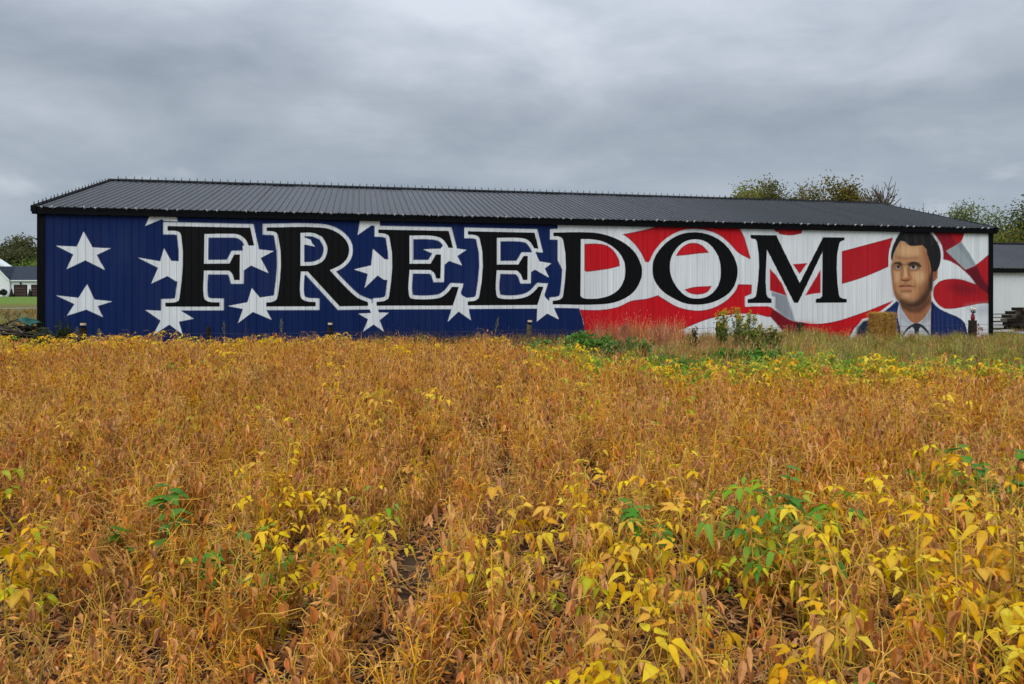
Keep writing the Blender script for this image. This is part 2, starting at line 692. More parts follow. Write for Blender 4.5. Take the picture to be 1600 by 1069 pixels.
LETTER = {}
LETTER['F'] = [tr(2, [(275, 150), (848, 166), (875, 288), (838, 288), (820, 250), (790, 222), (755, 208), (700, 205), (530, 205), (527, 412),
                      (705, 412), (738, 350), (777, 350), (775, 525), (738, 525), (725, 483), (703, 460), (527, 458), (525, 635), (533, 660),
                      (560, 675), (636, 680), (636, 708), (260, 708), (260, 682), (330, 678), (352, 668), (358, 645), (370, 215), (362, 195), (340, 184), (275, 180)])]
LETTER['R'] = [tr(2, [(963, 165), (1330, 168), (1400, 180), (1470, 215), (1518, 265), (1535, 320), (1520, 380), (1475, 425), (1400, 460), (1450, 515),
                      (1511, 578), (1560, 625), (1600, 655), (1666, 682), (1666, 706), (1470, 708), (1248, 468), (1199, 468), (1197, 635), (1205, 655), (1235, 673),
                      (1303, 680), (1303, 708), (960, 708), (960, 682), (1010, 675), (1033, 660), (1042, 630), (1042, 220), (1032, 202), (1010, 192), (963, 188)]),
               tr(2, [(1197, 202), (1290, 205), (1350, 232), (1383, 295), (1383, 340), (1360, 392), (1320, 418), (1280, 428), (1197, 430)])]
LETTER['E1'] = [tr(3, [(228, 185), (715, 197), (745, 312), (715, 312), (692, 272), (660, 244), (610, 230), (443, 226), (443, 420), (590, 420), (627, 358), (662, 358),
                       (658, 520), (630, 520), (615, 482), (590, 462), (443, 460), (440, 635), (450, 655), (480, 661), (600, 661), (660, 650), (705, 620), (740, 578),
                       (785, 580), (745, 705), (215, 705), (215, 680), (270, 673), (295, 660), (303, 635), (305, 240), (295, 222), (270, 212), (228, 208)])]
LETTER['E2'] = [tr(3, [(850, 200), (1312, 213), (1338, 320), (1310, 318), (1290, 285), (1260, 258), (1210, 247), (1050, 245), (1050, 428), (1200, 428), (1236, 370), (1265, 370),
                       (1262, 532), (1232, 532), (1215, 492), (1190, 468), (1048, 465), (1046, 630), (1055, 652), (1085, 660), (1200, 660), (1260, 645), (1300, 620), (1340, 578),
                       (1372, 580), (1332, 702), (848, 704), (848, 678), (900, 672), (922, 658), (930, 635), (932, 252), (920, 235), (895, 225), (850, 222)])]
LETTER['D'] = [tr(4, [(110, 213), (350, 212), (430, 220), (520, 245), (610, 290), (680, 355), (715, 425), (725, 475), (712, 540), (670, 610), (600, 660), (520, 688), (440, 698),
                      (105, 698), (105, 675), (150, 668), (172, 655), (178, 635), (178, 265), (168, 247), (145, 238), (110, 236)]),
               tr(4, [(300, 257), (370, 258), (450, 272), (530, 315), (585, 375), (608, 445), (603, 520), (570, 590), (510, 635), (430, 658), (370, 662), (312, 655), (297, 640)])]
LETTER['O'] = [tr(4, [(1095, 212), (1180, 225), (1260, 262), (1325, 320), (1370, 395), (1388, 460), (1378, 540), (1340, 610), (1280, 655), (1200, 688), (1110, 700), (1020, 690),
                      (940, 655), (870, 610), (815, 540), (797, 470), (810, 390), (855, 320), (920, 262), (1005, 222)]),
               tr(4, [(1090, 258), (1170, 275), (1225, 325), (1262, 395), (1272, 470), (1265, 540), (1235, 600), (1180, 645), (1110, 660), (1040, 648), (980, 600), (935, 530),
                      (918, 460), (925, 390), (960, 325), (1020, 275)])]
LETTER['M'] = [tr(5, [(338, 240), (525, 242), (540, 275), (695, 580), (865, 254), (1020, 255), (1018, 273), (995, 280), (981, 300), (978, 655), (985, 678), (1005, 688), (1033, 692), (1033, 715),
                      (812, 718), (812, 692), (845, 686), (858, 670), (862, 350), (682, 718), (655, 718), (456, 340), (452, 655), (462, 680), (490, 695), (490, 720), (318, 720),
                      (318, 695), (355, 688), (375, 675), (382, 650), (385, 290), (375, 270), (340, 262)])]
LETTER = {k: [soften(p) for p in v] for k, v in LETTER.items()}


def star5(z, tips):
    """five tips in order round the star; the inner corners are where its long lines cross"""
    T = [np.array(p, float) for p in tips]

    def cross(p, q, r, s):
        d1, d2 = q - p, s - r
        den = d1[0] * d2[1] - d1[1] * d2[0]
        k = ((r - p)[0] * d2[1] - (r - p)[1] * d2[0]) / den
        return p + d1 * k
    out = []
    for i in range(5):
        out.append(tuple(T[i]))
        out.append(tuple(cross(T[i], T[(i + 2) % 5], T[(i + 1) % 5], T[(i - 1) % 5])))
    return tr(z, out)


STAR = [
    ('upper of the two stars at the far left', star5(1, [(466, 362), (615, 456), (583, 575), (372, 570), (313, 440)])),
    ('lower of the two stars at the far left', star5(1, [(485, 657), (622, 752), (572, 838), (374, 830), (314, 718)])),
    ('star cut off by the eave above the F', tr(2, [(122, 147), (150, 80), (335, 80), (345, 118), (250, 112), (235, 100)])),
    ('star half hidden by the stem of the F', tr(2, [(250, 305), (300, 392), (372, 396), (366, 530), (333, 532), (275, 495), (163, 547), (210, 438), (72, 368), (225, 395)])),
    ('star under the foot of the F', tr(2, [(122, 732), (228, 738), (245, 700), (350, 700), (370, 740), (455, 792), (352, 812), (378, 900), (288, 832), (175, 905), (228, 805)])),
    ('star right of the arms of the F', tr(2, [(795, 290), (890, 283), (908, 315), (1010, 328), (920, 375), (975, 478), (855, 425), (800, 462), (776, 475), (776, 350), (800, 330)])),
    ('star left of the foot of the R', tr(2, [(860, 583), (915, 648), (1030, 632), (1000, 680), (960, 690), (960, 735), (997, 800), (868, 745), (765, 822), (800, 725), (697, 705), (830, 680)])),
    ('star tip inside the bowl of the R', tr(2, [(1215, 232), (1268, 252), (1278, 275), (1297, 298), (1240, 285), (1215, 285)])),
    ('star cut off by the eave right of the R', tr(3, [(100, 125), (235, 125), (240, 165), (180, 155), (85, 220)])),
    ('star left of the stem of the first E', tr(3, [(190, 318), (270, 388), (303, 392), (303, 530), (268, 528), (222, 498), (133, 583), (155, 487), (60, 457), (178, 430)])),
    ('star below the gap between R and E', tr(3, [(90, 760), (178, 756), (155, 690), (212, 690), (230, 752), (298, 755), (235, 805), (265, 882), (195, 833), (122, 882), (157, 798)])),
    ('star over the arms of the first E', tr(3, [(540, 322), (660, 318), (690, 280), (745, 313), (775, 318), (838, 327), (775, 368), (808, 432), (718, 400), (690, 425), (662, 400), (662, 358), (605, 350)])),
    ('star at the foot of the first E', tr(3, [(745, 700), (790, 590), (805, 635), (850, 660), (848, 705), (870, 805), (785, 745), (710, 815)])),
    ('star over the arms of the second E', tr(3, [(1265, 370), (1310, 330), (1345, 408), (1428, 422), (1382, 455), (1410, 515), (1315, 462), (1285, 480), (1262, 450)])),
    ('star at the foot of the second E', tr(3, [(1332, 702), (1365, 600), (1385, 650), (1410, 675), (1437, 672), (1437, 705), (1480, 800), (1400, 760), (1327, 815)])),
]
STAR = [(a, np.array(p)) for a, p in STAR]

C_WHITE = np.array(srgb(226, 230, 232))
C_BLUE = np.array(srgb(11, 35, 86))
C_RED = np.array(srgb(205, 22, 34))
C_RED2 = np.array(srgb(182, 28, 38))
C_BLACK = np.array((0.0045, 0.0046, 0.005))

# ---- colour of the paint at every grid point of the wall
U = (np.arange(NP * 4)[:, None] * PITCH + BP_U[None, :]).ravel()
U = np.append(U, LEN)
UY = np.append(np.tile(BP_Y, NP * 4), 0.0)
NV = 200
Vv = np.linspace(0, WALL_H, NV + 1)
CG = np.tile(C_WHITE, (len(U), NV + 1, 1))


def sdf(P, UU, VV):
    """signed distance (inside negative) of a closed outline"""
    P = np.asarray(P)
    d2 = np.full(UU.shape, 1e9)
    ins = np.zeros(UU.shape, bool)
    n = len(P)
    for i in range(n):
        ax, ay = P[i]
        bx, by = P[(i + 1) % n]
        ex, ey = bx - ax, by - ay
        L2 = ex * ex + ey * ey
        if L2 < 1e-12:
            continue
        wx, wy = UU - ax, VV - ay
        k = np.clip((wx * ex + wy * ey) / L2, 0, 1)
        d2 = np.minimum(d2, (wx - ex * k) ** 2 + (wy - ey * k) ** 2)
        if abs(ey) > 1e-12:
            c = ((ay > VV) != (by > VV)) & (UU < ex * (VV - ay) / ey + ax)
            ins ^= c
    d = np.sqrt(d2)
    return np.where(ins, -d, d)


def window(P, pad):
    P = np.asarray(P)
    i0, i1 = np.searchsorted(U, [P[:, 0].min() - pad, P[:, 0].max() + pad])
    j0, j1 = np.searchsorted(Vv, [P[:, 1].min() - pad, P[:, 1].max() + pad])
    i1, j1 = min(i1 + 1, len(U)), min(j1 + 1, len(Vv))
    UU, VV = np.meshgrid(U[i0:i1], Vv[j0:j1], indexing='ij')
    return slice(i0, i1), slice(j0, j1), UU, VV


AA = 0.012


def paint(P, col, grow=0.0, soft=AA, alpha=1.0, edge=None):
    a, b, UU, VV = window(P, grow + soft * 2 + 0.05)
    if UU.size == 0:
        return
    d = sdf(P, UU, VV) - grow
    k = smooth(0.5 - d / (2 * soft))[..., None] * alpha
    c = np.broadcast_to(np.asarray(col), UU.shape + (3,))
    if edge is not None:
        ke = (1 - smooth((-d - 0.03) / 0.02))[..., None]
        c = c * (1 - ke) + np.asarray(edge) * ke
    CG[a, b] = CG[a, b] * (1 - k) + c * k


def miters(P, d):
    """little squares that give the outline of a letter its pointed corners"""
    P = np.asarray(P)
    n = len(P)
    area = 0.5 * np.sum(P[:, 0] * np.roll(P[:, 1], -1) - np.roll(P[:, 0], -1) * P[:, 1])
    s = 1.0 if area > 0 else -1.0
    out = []
    for i in range(n):
        a = P[i] - P[i - 1]
        b = P[(i + 1) % n] - P[i]
        la, lb = np.linalg.norm(a), np.linalg.norm(b)
        if la < 0.02 or lb < 0.02:
            continue
        a, b = a / la, b / lb
        n1 = np.array([a[1], -a[0]]) * s
        n2 = np.array([b[1], -b[0]]) * s
        cr = (a[0] * b[1] - a[1] * b[0]) * s
        if cr > 0.35 and np.dot(a, b) > -0.75:
            m = (n1 + n2) / (1 + np.dot(n1, n2))
            out.append(np.array([P[i], P[i] + n1 * d, P[i] + m * d, P[i] + n2 * d]))
    return out


MRED = []


def paint_mural():
    top, bot = 300, 600
    blue = [wall_uv(30, top), wall_uv(871.5, top)] + tr(4, [(140, 400), (290, 700), (290, 735), (310, 785), (322, 850), (328, 1000), (328, 1200)]) + [wall_uv(30, 640)]
    paint(np.array(blue), C_BLUE)
    crim = np.array(srgb(160, 18, 32))
    red1 = tr(4, [(588, 225), (700, 203), (800, 180), (900, 150), (1380, 150), (1405, 190), (1425, 220), (1450, 290), (1480, 395), (1395, 352), (1330, 285), (1260, 230), (1180, 200), (1090, 190),
                  (1000, 205), (910, 255), (840, 320), (800, 375), (770, 415), (748, 412), (725, 365), (680, 300), (620, 245)])
    paint(soften(red1), C_RED, edge=crim)
    paint(soften(tr(4, [(325, 290), (420, 288), (490, 305), (540, 350), (565, 400), (572, 440), (500, 458), (420, 470), (340, 480), (325, 470)])), C_RED, edge=crim)
    paint(soften(tr(4, [(960, 372), (990, 325), (1040, 290), (1095, 283), (1150, 305), (1190, 350), (1120, 355), (1040, 365)])), C_RED, edge=crim)
    paint(soften(tr(4, [(1018, 600), (1080, 582), (1210, 575), (1180, 615), (1120, 632), (1060, 625)])), C_RED, edge=crim)
    big = tr(4, [(290, 735), (450, 735), (560, 715), (650, 675), (760, 660), (835, 637), (890, 670), (960, 710), (1050, 735), (1130, 740), (1210, 725), (1300, 680), (1350, 635), (1380, 595), (1390, 562), (1488, 565)]) \
        + tr(5, [(345, 655), (300, 675), (300, 748), (480, 748), (505, 765), (520, 800), (480, 820), (400, 805), (300, 798), (200, 803), (100, 818), (0, 845)]) \
        + tr(4, [(1000, 870), (820, 925), (700, 985), (500, 1150), (328, 1150), (322, 850), (310, 785)])
    paint(soften(big), C_RED, edge=crim)
    paint(soften(tr(5, [(690, 855), (800, 868), (900, 860), (1000, 838), (1100, 805), (1200, 770), (1300, 730), (1383, 697), (1330, 760), (1270, 792), (1180, 835), (1110, 880), (1060, 960), (1040, 1100), (700, 1100)])), C_RED, edge=crim)
    paint(soften(tr(5, [(500, 762), (560, 798), (620, 835), (690, 855), (740, 862), (800, 950), (800, 1100), (640, 1100), (600, 960), (545, 890), (510, 850), (478, 815)])), np.array(srgb(128, 20, 32)), soft=0.03)
    paint(soften(tr(5, [(700, 862), (800, 872), (800, 1100), (700, 1100)])), C_RED, soft=0.25, alpha=0.8)
    paint(soften(tr(5, [(490, 640), (600, 668), (640, 780), (660, 850), (620, 835), (560, 798), (515, 755), (515, 680), (490, 680)])), np.array(srgb(148, 154, 162)), soft=0.06)
    paint(soften(tr(5, [(500, 190), (722, 190), (705, 228), (650, 240), (590, 240), (530, 228)])), C_RED2, edge=crim)
    paint(soften(tr(5, [(1000, 352), (1120, 320), (1250, 285), (1373, 252), (1350, 320), (1340, 400), (1340, 460), (1250, 500), (1120, 550), (1000, 585)])), C_RED2, edge=crim)
    for P in ([(645, 446), (750, 437), (694, 515)], [(478, 478), (520, 520), (570, 590), (600, 669), (478, 632)], [(847, 482), (847, 648), (790, 655), (734, 667), (800, 560)]):
        MRED.append(np.array(tr(5, P)))
    # folds at the right end
    fold = tr(6, [(525, 200), (745, 200), (720, 265), (615, 330), (750, 458), (820, 425), (930, 335), (930, 690), (860, 690), (760, 710), (650, 728), (590, 725), (545, 680), (525, 630), (530, 580), (570, 540),
                  (640, 522), (720, 525), (800, 550), (825, 558), (780, 500), (700, 430), (640, 398), (597, 388), (597, 340), (580, 280)])
    paint(soften(fold), C_RED2, edge=crim)
    dk = np.array(srgb(104, 22, 36))
    paint(np.array(tr(6, [(525, 200), (640, 200), (690, 285), (615, 330), (750, 458), (780, 500), (700, 430), (640, 398), (597, 388), (597, 340), (580, 280)])), np.array(srgb(142, 24, 38)), soft=0.04)
    paint(soften(tr(6, [(745, 460), (830, 432), (870, 520), (930, 590), (930, 640), (860, 590), (825, 558), (780, 500)])), dk, soft=0.05)
    paint(soften(tr(6, [(640, 575), (700, 550), (800, 565), (850, 600), (800, 620), (700, 620)])), dk, soft=0.35, alpha=0.75)
    paint(np.array(tr(6, [(615, 330), (720, 268), (780, 350), (822, 425), (750, 458)])), np.array(srgb(158, 168, 174)), soft=0.02)
    paint(np.array(tr(6, [(690, 290), (722, 268), (780, 350), (822, 425), (800, 432)])), np.array(srgb(134, 146, 154)), soft=0.05, alpha=0.7)
    paint(soften(tr(6, [(760, 720), (930, 700), (930, 760), (800, 770)])), np.array(srgb(170, 178, 184)), soft=0.3, alpha=0.6)
    # white outlines, stars, letters
    for k, polys in LETTER.items():
        w = 0.128 if k in 'FR' else 0.132
        for h, P in enumerate(polys):
            paint(P, C_WHITE, grow=w) if h == 0 else None
        for P in miters(polys[0], w):
            paint(P, C_WHITE)
        for P in polys[1:]:      # inside a bowl the outline runs along the inner edge: paint the field again, smaller
            pass
    for _, P in STAR:
        paint(P, C_WHITE)
    # fields inside the bowls
    inner(LETTER['R'][1], C_BLUE)
    paint(STAR[7][1], C_WHITE)
    for k, polys in LETTER.items():
        P = polys[0]
        a, b, UU, VV = window(P, 0.1)
        d = sdf(P, UU, VV)
        for H in polys[1:]:
            d = np.maximum(d, -sdf(H, UU, VV))
        kk = smooth(0.5 - d / (2 * AA))[..., None]
        CG[a, b] = CG[a, b] * (1 - kk) + C_BLACK * kk


def paint_letter_again(k):
    P = LETTER[k][0]
    a, b, UU, VV = window(P, 0.1)
    kk = smooth(0.5 - sdf(P, UU, VV) / (2 * AA))[..., None]
    CG[a, b] = CG[a, b] * (1 - kk) + C_BLACK * kk


def inner(H, col):
    paint(H, C_WHITE)
    paint(H, col, grow=-0.125)


def paint_bowls():
    for P in MRED:
        paint(P, C_RED2)
    paint_letter_again('M')
    """the D and O are filled from the outside outline, so their bowls are painted again"""
    crim = np.array(srgb(160, 18, 32))
    for k in 'DO':
        paint(LETTER[k][1], C_WHITE)
    paint(soften(tr(4, [(325, 290), (420, 288), (490, 305), (540, 350), (565, 400), (572, 440), (500, 458), (420, 470), (340, 480), (325, 470)])), C_RED, edge=crim)
    paint(soften(tr(4, [(960, 372), (990, 325), (1040, 290), (1095, 283), (1150, 305), (1190, 350), (1120, 355), (1040, 365)])), C_RED, edge=crim)
    paint(soften(tr(4, [(1018, 600), (1080, 582), (1210, 575), (1180, 615), (1120, 632), (1060, 625)])), C_RED, edge=crim)


SIL = None


def paint_portrait():
    global SIL
    z = 6
    hair = soften(tr(z, [(300, 200), (500, 200), (540, 250), (572, 310), (580, 375), (562, 450), (545, 472), (520, 475), (516, 560), (508, 605), (520, 520), (513, 470), (500, 400), (485, 360), (480, 322), (450, 292),
                         (400, 298), (360, 296), (330, 272), (295, 265), (270, 310), (250, 360), (240, 405), (232, 380), (240, 320), (262, 262)]))
    face = soften(tr(z, [(295, 265), (330, 272), (360, 290), (400, 292), (450, 288), (480, 318), (490, 365), (507, 410), (517, 470), (517, 560), (510, 620), (480, 670), (440, 705), (390, 725), (340, 715), (300, 690),
                         (270, 660), (250, 610), (240, 540), (232, 450), (240, 395), (262, 330), (280, 285)]))
    ear = soften(tr(z, [(516, 465), (545, 448), (558, 470), (552, 520), (530, 542), (514, 530)]))
    neck = soften(tr(z, [(295, 680), (390, 700), (470, 660), (510, 600), (512, 700), (480, 770), (440, 812), (402, 832), (370, 815), (330, 765), (305, 725)]))
    shirt = np.array(tr(z, [(285, 675), (305, 715), (340, 780), (400, 835), (440, 815), (490, 760), (517, 680), (520, 960), (295, 960), (275, 760)]))
    suitl = soften(tr(z, [(270, 675), (288, 690), (276, 760), (292, 850), (305, 960), (-20, 960), (10, 860), (40, 815), (110, 795), (180, 750), (230, 712)]))
    suitr = soften(tr(z, [(514, 672), (560, 720), (640, 760), (700, 785), (740, 818), (760, 870), (770, 960), (508, 960), (510, 800)]))
    head = soften(tr(z, [(300, 200), (500, 200), (540, 250), (572, 310), (580, 375), (562, 455), (556, 500), (530, 545), (514, 590), (512, 680), (440, 720), (390, 728), (340, 718), (300, 692), (270, 660), (250, 610),
                         (240, 540), (232, 450), (232, 380), (240, 320), (262, 262)]))
    for P in (head, suitl, suitr):
        paint(P, C_WHITE, grow=0.105)
    skin = np.array(srgb(192, 140, 98))
    warm = np.array(srgb(172, 112, 76))
    dark = np.array(srgb(104, 66, 46))
    blk = np.array(srgb(34, 33, 36))
    navy = np.array(srgb(26, 44, 96))
    paint(shirt, np.array(srgb(196, 200, 206)))
    paint(neck, warm, soft=0.02)
    paint(soften(tr(z, [(300, 690), (390, 728), (450, 706), (508, 640), (508, 690), (440, 755), (370, 755), (310, 725)])), np.array(srgb(96, 62, 46)), soft=0.10, alpha=0.85)
    paint(ear, warm)
    paint(soften(tr(z, [(528, 475), (545, 465), (546, 500), (532, 520)])), dark, soft=0.05, alpha=0.6)
    paint(face, skin, soft=0.02)
    # modelling brushed over the face
    hi = np.array(srgb(220, 176, 130))
    sh = np.array(srgb(136, 86, 60))
    deep = np.array(srgb(70, 46, 36))
    for (pts, c, s, al) in [
        ([(455, 300), (490, 330), (515, 470), (515, 560), (490, 590), (470, 470), (455, 380)], warm, 0.22, 0.9),
        ([(470, 340), (500, 400), (515, 480), (512, 560), (495, 560), (485, 450)], sh, 0.14, 0.7),
        ([(232, 430), (250, 430), (262, 560), (275, 650), (250, 640), (240, 540)], sh, 0.12, 0.7),
        ([(300, 290), (420, 305), (430, 350), (380, 372), (300, 365), (280, 330)], hi, 0.2, 0.8),
        ([(270, 368), (335, 376), (425, 370), (420, 386), (335, 392), (268, 384)], sh, 0.07, 0.55),
        ([(262, 405), (300, 408), (325, 425), (350, 408), (430, 410), (440, 425), (350, 425), (326, 440), (300, 425)], sh, 0.05, 0.6),
        ([(395, 468), (455, 478), (462, 520), (440, 560), (405, 545), (390, 505)], hi, 0.16, 0.85),
        ([(252, 472), (292, 468), (296, 515), (285, 545), (258, 545)], hi, 0.12, 0.7),
        ([(440, 560), (490, 520), (500, 590), (450, 650), (415, 640)], sh, 0.18, 0.6),
        ([(312, 440), (322, 440), (322, 500), (306, 520), (300, 505)], sh, 0.06, 0.6),
        ([(338, 440), (352, 450), (366, 500), (378, 525), (362, 522), (345, 490)], sh, 0.06, 0.75),
        ([(322, 440), (338, 440), (348, 500), (340, 515), (320, 515)], hi, 0.05, 0.8),
        ([(300, 508), (318, 516), (352, 514), (368, 506), (368, 526), (332, 536), (300, 528)], np.array(srgb(184, 118, 72)), 0.04, 0.8),
        ([(300, 526), (330, 531), (366, 524), (358, 537), (328, 541), (306, 537)], np.array(srgb(84, 48, 36)), 0.03, 0.9),
        ([(322, 542), (342, 542), (344, 562), (322, 562)], sh, 0.05, 0.5),
        ([(280, 574), (315, 564), (334, 568), (352, 564), (390, 572), (388, 579), (335, 577), (288, 580)], np.array(srgb(116, 62, 50)), 0.02, 0.9),
        ([(292, 583), (332, 580), (384, 581), (362, 597), (315, 598)], np.array(srgb(196, 130, 100)), 0.03, 0.8),
        ([(298, 602), (378, 601), (372, 616), (308, 617)], sh, 0.06, 0.8),
        ([(318, 622), (368, 622), (362, 650), (322, 650)], hi, 0.1, 0.6),
        ([(285, 640), (330, 668), (400, 664), (455, 610), (480, 560), (500, 590), (470, 680), (390, 726), (320, 712), (280, 670)], np.array(srgb(96, 64, 50)), 0.2, 0.6),
        ([(388, 560), (400, 575), (398, 595), (386, 585)], sh, 0.04, 0.6),
        ([(392, 520), (402, 545), (412, 580), (404, 580), (394, 550)], sh, 0.05, 0.45),
        ([(500, 500), (518, 480), (516, 600), (475, 688), (400, 727), (330, 718), (285, 682), (305, 668), (345, 682), (395, 680), (440, 645), (480, 590)], deep, 0.13, 0.92),
        ([(270, 610), (300, 660), (345, 672), (300, 690), (262, 650)], deep, 0.12, 0.45),
        ([(248, 432), (312, 432), (306, 458), (256, 460)], np.array(srgb(104, 62, 44)), 0.05, 0.7),
        ([(350, 432), (440, 436), (430, 460), (356, 460)], np.array(srgb(104, 62, 44)), 0.05, 0.7),
        ([(264, 462), (300, 460), (296, 470), (268, 472)], sh, 0.04, 0.6),
        ([(362, 462), (420, 460), (414, 472), (368, 473)], sh, 0.04, 0.6),
    ]:
        paint(soften(tr(z, pts)), c, soft=s, alpha=al)
    for pts in ([(241, 430), (258, 410), (292, 410), (314, 428), (302, 433), (270, 425)], [(344, 426), (370, 408), (418, 411), (448, 440), (425, 440), (400, 430), (360, 437)]):
        paint(soften(tr(z, pts)), blk, soft=0.025, alpha=0.92)
    for pts in ([(262, 448), (280, 438), (299, 444), (296, 453), (276, 455)], [(364, 448), (386, 437), (413, 446), (402, 454), (376, 455)]):
        paint(soften(tr(z, pts)), np.array(srgb(206, 200, 192)), soft=0.03)
    for pts in ([(272, 432), (292, 432), (292, 450), (282, 454), (272, 450)], [(376, 431), (398, 431), (398, 450), (387, 455), (376, 450)]):
        paint(soften(tr(z, pts)), np.array(srgb(30, 34, 42)), soft=0.025)
    paint(hair, blk, soft=0.015)
    for x0 in (330, 390, 440, 505, 545):
        paint(soften(tr(z, [(x0, 215), (x0 + 14, 215), (x0 + 24, 280), (x0 + 8, 285)])), np.array(srgb(74, 68, 62)), soft=0.08, alpha=0.4)
    paint(soften(tr(z, [(512, 470), (520, 470), (520, 600), (508, 608), (500, 560)])), blk, soft=0.06, alpha=0.8)
    # shirt folds, tie, jacket
    g = np.array(srgb(128, 134, 146))
    paint(soften(tr(z, [(440, 830), (500, 740), (512, 745), (508, 800), (470, 820)])), g, soft=0.10, alpha=0.5)
    paint(soften(tr(z, [(300, 720), (330, 780), (380, 828), (370, 838), (300, 790)])), g, soft=0.12, alpha=0.35)
    for pts in ([(380, 834), (405, 826), (438, 832), (470, 855), (500, 900), (505, 925), (480, 890), (440, 852), (425, 870), (430, 960), (388, 960), (394, 872), (380, 852), (340, 880), (312, 920), (305, 915), (340, 862)],):
        paint(soften(tr(z, pts), corner=60), np.array(srgb(40, 44, 58)), soft=0.015)
    paint(suitl, navy)
    paint(suitr, navy)
    paint(soften(tr(z, [(-10, 860), (40, 812), (110, 800), (110, 960), (-20, 960)])), np.array(srgb(34, 44, 56)), soft=0.08, alpha=0.8)
    for i, x0 in enumerate((225, 248, 262, 530, 555, 585, 620, 655, 690, 725)):
        off = 0 if x0 < 300 else (x0 - 515) * 0.42
        paint(np.array(tr(z, [(x0, 730 + off), (x0 + 4, 730 + off), (x0 + 14, 960), (x0 + 10, 960)])), np.array(srgb(70, 92, 150)), soft=0.02, alpha=0.55)
    paint(soften(tr(z, [(510, 690), (530, 720), (525, 800), (512, 900), (508, 900)])), np.array(srgb(14, 22, 52)), soft=0.06, alpha=0.8)
    SIL = [head, suitl, suitr, shirt]


paint_mural()
paint_bowls()
paint_portrait()
# weather: faint runs and dirt, stronger towards the foot of the sheets
UU_, VV_ = np.meshgrid(U, Vv, indexing='ij')
dirt = 0.95 + 0.08 * vnoise(UU_ * 7, VV_ * 0.35, 5) + 0.03 * (vnoise(UU_ * 2, VV_ * 2.0, 9) - 0.5)
dirt *= 1 - 0.10 * np.exp(-VV_ / 0.18) * vnoise(UU_ * 5, VV_ * 3, 4)
pan = np.random.default_rng(3).uniform(.94, 1.04, NP + 1)[np.minimum((U / PW).astype(int), NP)]
lap = 1 - .16 * np.exp(-(np.mod(U + .012, PW) / .02) ** 2)
CG *= dirt[..., None] * (pan * lap)[:, None, None]
CG += (0.012 * vnoise(UU_ * .8, VV_ * .9, 14) * vnoise(UU_ * 9, VV_ * .5, 15))[..., None]

BLABEL = 'long barn with black metal roof and FREEDOM flag mural on its ribbed wall'
barn = thing('barn', A, TH, BLABEL, 'barn')


def wall_y(u):
    u = np.asarray(u, float)
    k = np.mod(u, PITCH)
    return np.interp(k, np.append(BP_U, PITCH), np.append(BP_Y, 0.0))


cols = 44
for p in range(NP):
    i0 = p * cols
    uu = U[i0:i0 + cols + 1]
    yy = UY[i0:i0 + cols + 1]
    X, Z = np.meshgrid(uu, Vv, indexing='ij')
    Yg = np.repeat(yy[:, None], NV + 1, 1)
    V = np.stack([X, Yg, Z], -1).reshape(-1, 3)
    idx = np.arange((cols + 1) * (NV + 1)).reshape(cols + 1, NV + 1)
    Fq = np.stack([idx[:-1, :-1], idx[1:, :-1], idx[1:, 1:], idx[:-1, 1:]], -1).reshape(-1, 4)
    link('wall_panel', np_mesh('wall_panel', V, Fq, CG[i0:i0 + cols + 1].reshape(-1, 3), M['paint']), barn)


def decal(name, polys, col, lift, label):
    """a painted shape laid on the ribbed sheets: upright slices between its outlines"""
    edges = []
    cuts = set()
    for P in polys:
        n = len(P)
        for i in range(n):
            a, b = P[i], P[(i + 1) % n]
            cuts.add(round(float(a[0]), 5))
            if abs(a[0] - b[0]) > 1e-6:
                edges.append((a, b) if a[0] < b[0] else (b, a))
    lo, hi = min(cuts), max(cuts)
    for u in U[(U > lo) & (U < hi)]:
        cuts.add(round(float(u), 5))
    cuts = sorted(cuts)
    vs, fs = [], []
    for u0, u1 in zip(cuts[:-1], cuts[1:]):
        if u1 - u0 < 1e-4:
            continue
        um = (u0 + u1) / 2
        hit = []
        for a, b in edges:
            if a[0] <= um < b[0]:
                s = (b[1] - a[1]) / (b[0] - a[0])
                hit.append((a[1] + s * (um - a[0]), a[1] + s * (u0 - a[0]), a[1] + s * (u1 - a[0])))
        hit.sort()
        y0, y1 = float(wall_y(u0 + 1e-6)) - lift, float(wall_y(u1 - 1e-6)) - lift
        for (m0, l0, r0), (m1, l1, r1) in zip(hit[::2], hit[1::2]):
            l1, r1, l0, r0 = [min(WALL_H, max(0.0, q)) for q in (l1, r1, l0, r0)]
            if max(l1 - l0, r1 - r0) < 1e-4:
                continue
            o = len(vs)
            vs += [(u0, y0, l0), (u1, y1, r0), (u1, y1, r1), (u0, y0, l1)]
            fs.append((o, o + 1, o + 2, o + 3))
    mb = MB()
    vc = [tuple(np.asarray(col) * float(0.95 + 0.08 * vnoise(v[0] * 7, v[2] * 0.35, 5))) for v in vs]
    mb.add(vs, fs, vc)
    o = mb.build(name, M['paint'], barn)
    tag(o, label)
    return o


for k, nm in (('F', 'black painted letter F with white outline'), ('R', 'black painted letter R with white outline'), ('E1', 'first black painted letter E'), ('E2', 'second black painted letter E'),
              ('D', 'black painted letter D over blue and red'), ('O', 'round black painted letter O'), ('M', 'black painted letter M')):
    decal('painted_letter', LETTER[k], C_BLACK, 0.004, nm)
for lab, P in STAR:
    decal('painted_star', [P], C_WHITE, 0.002, 'white painted ' + lab)


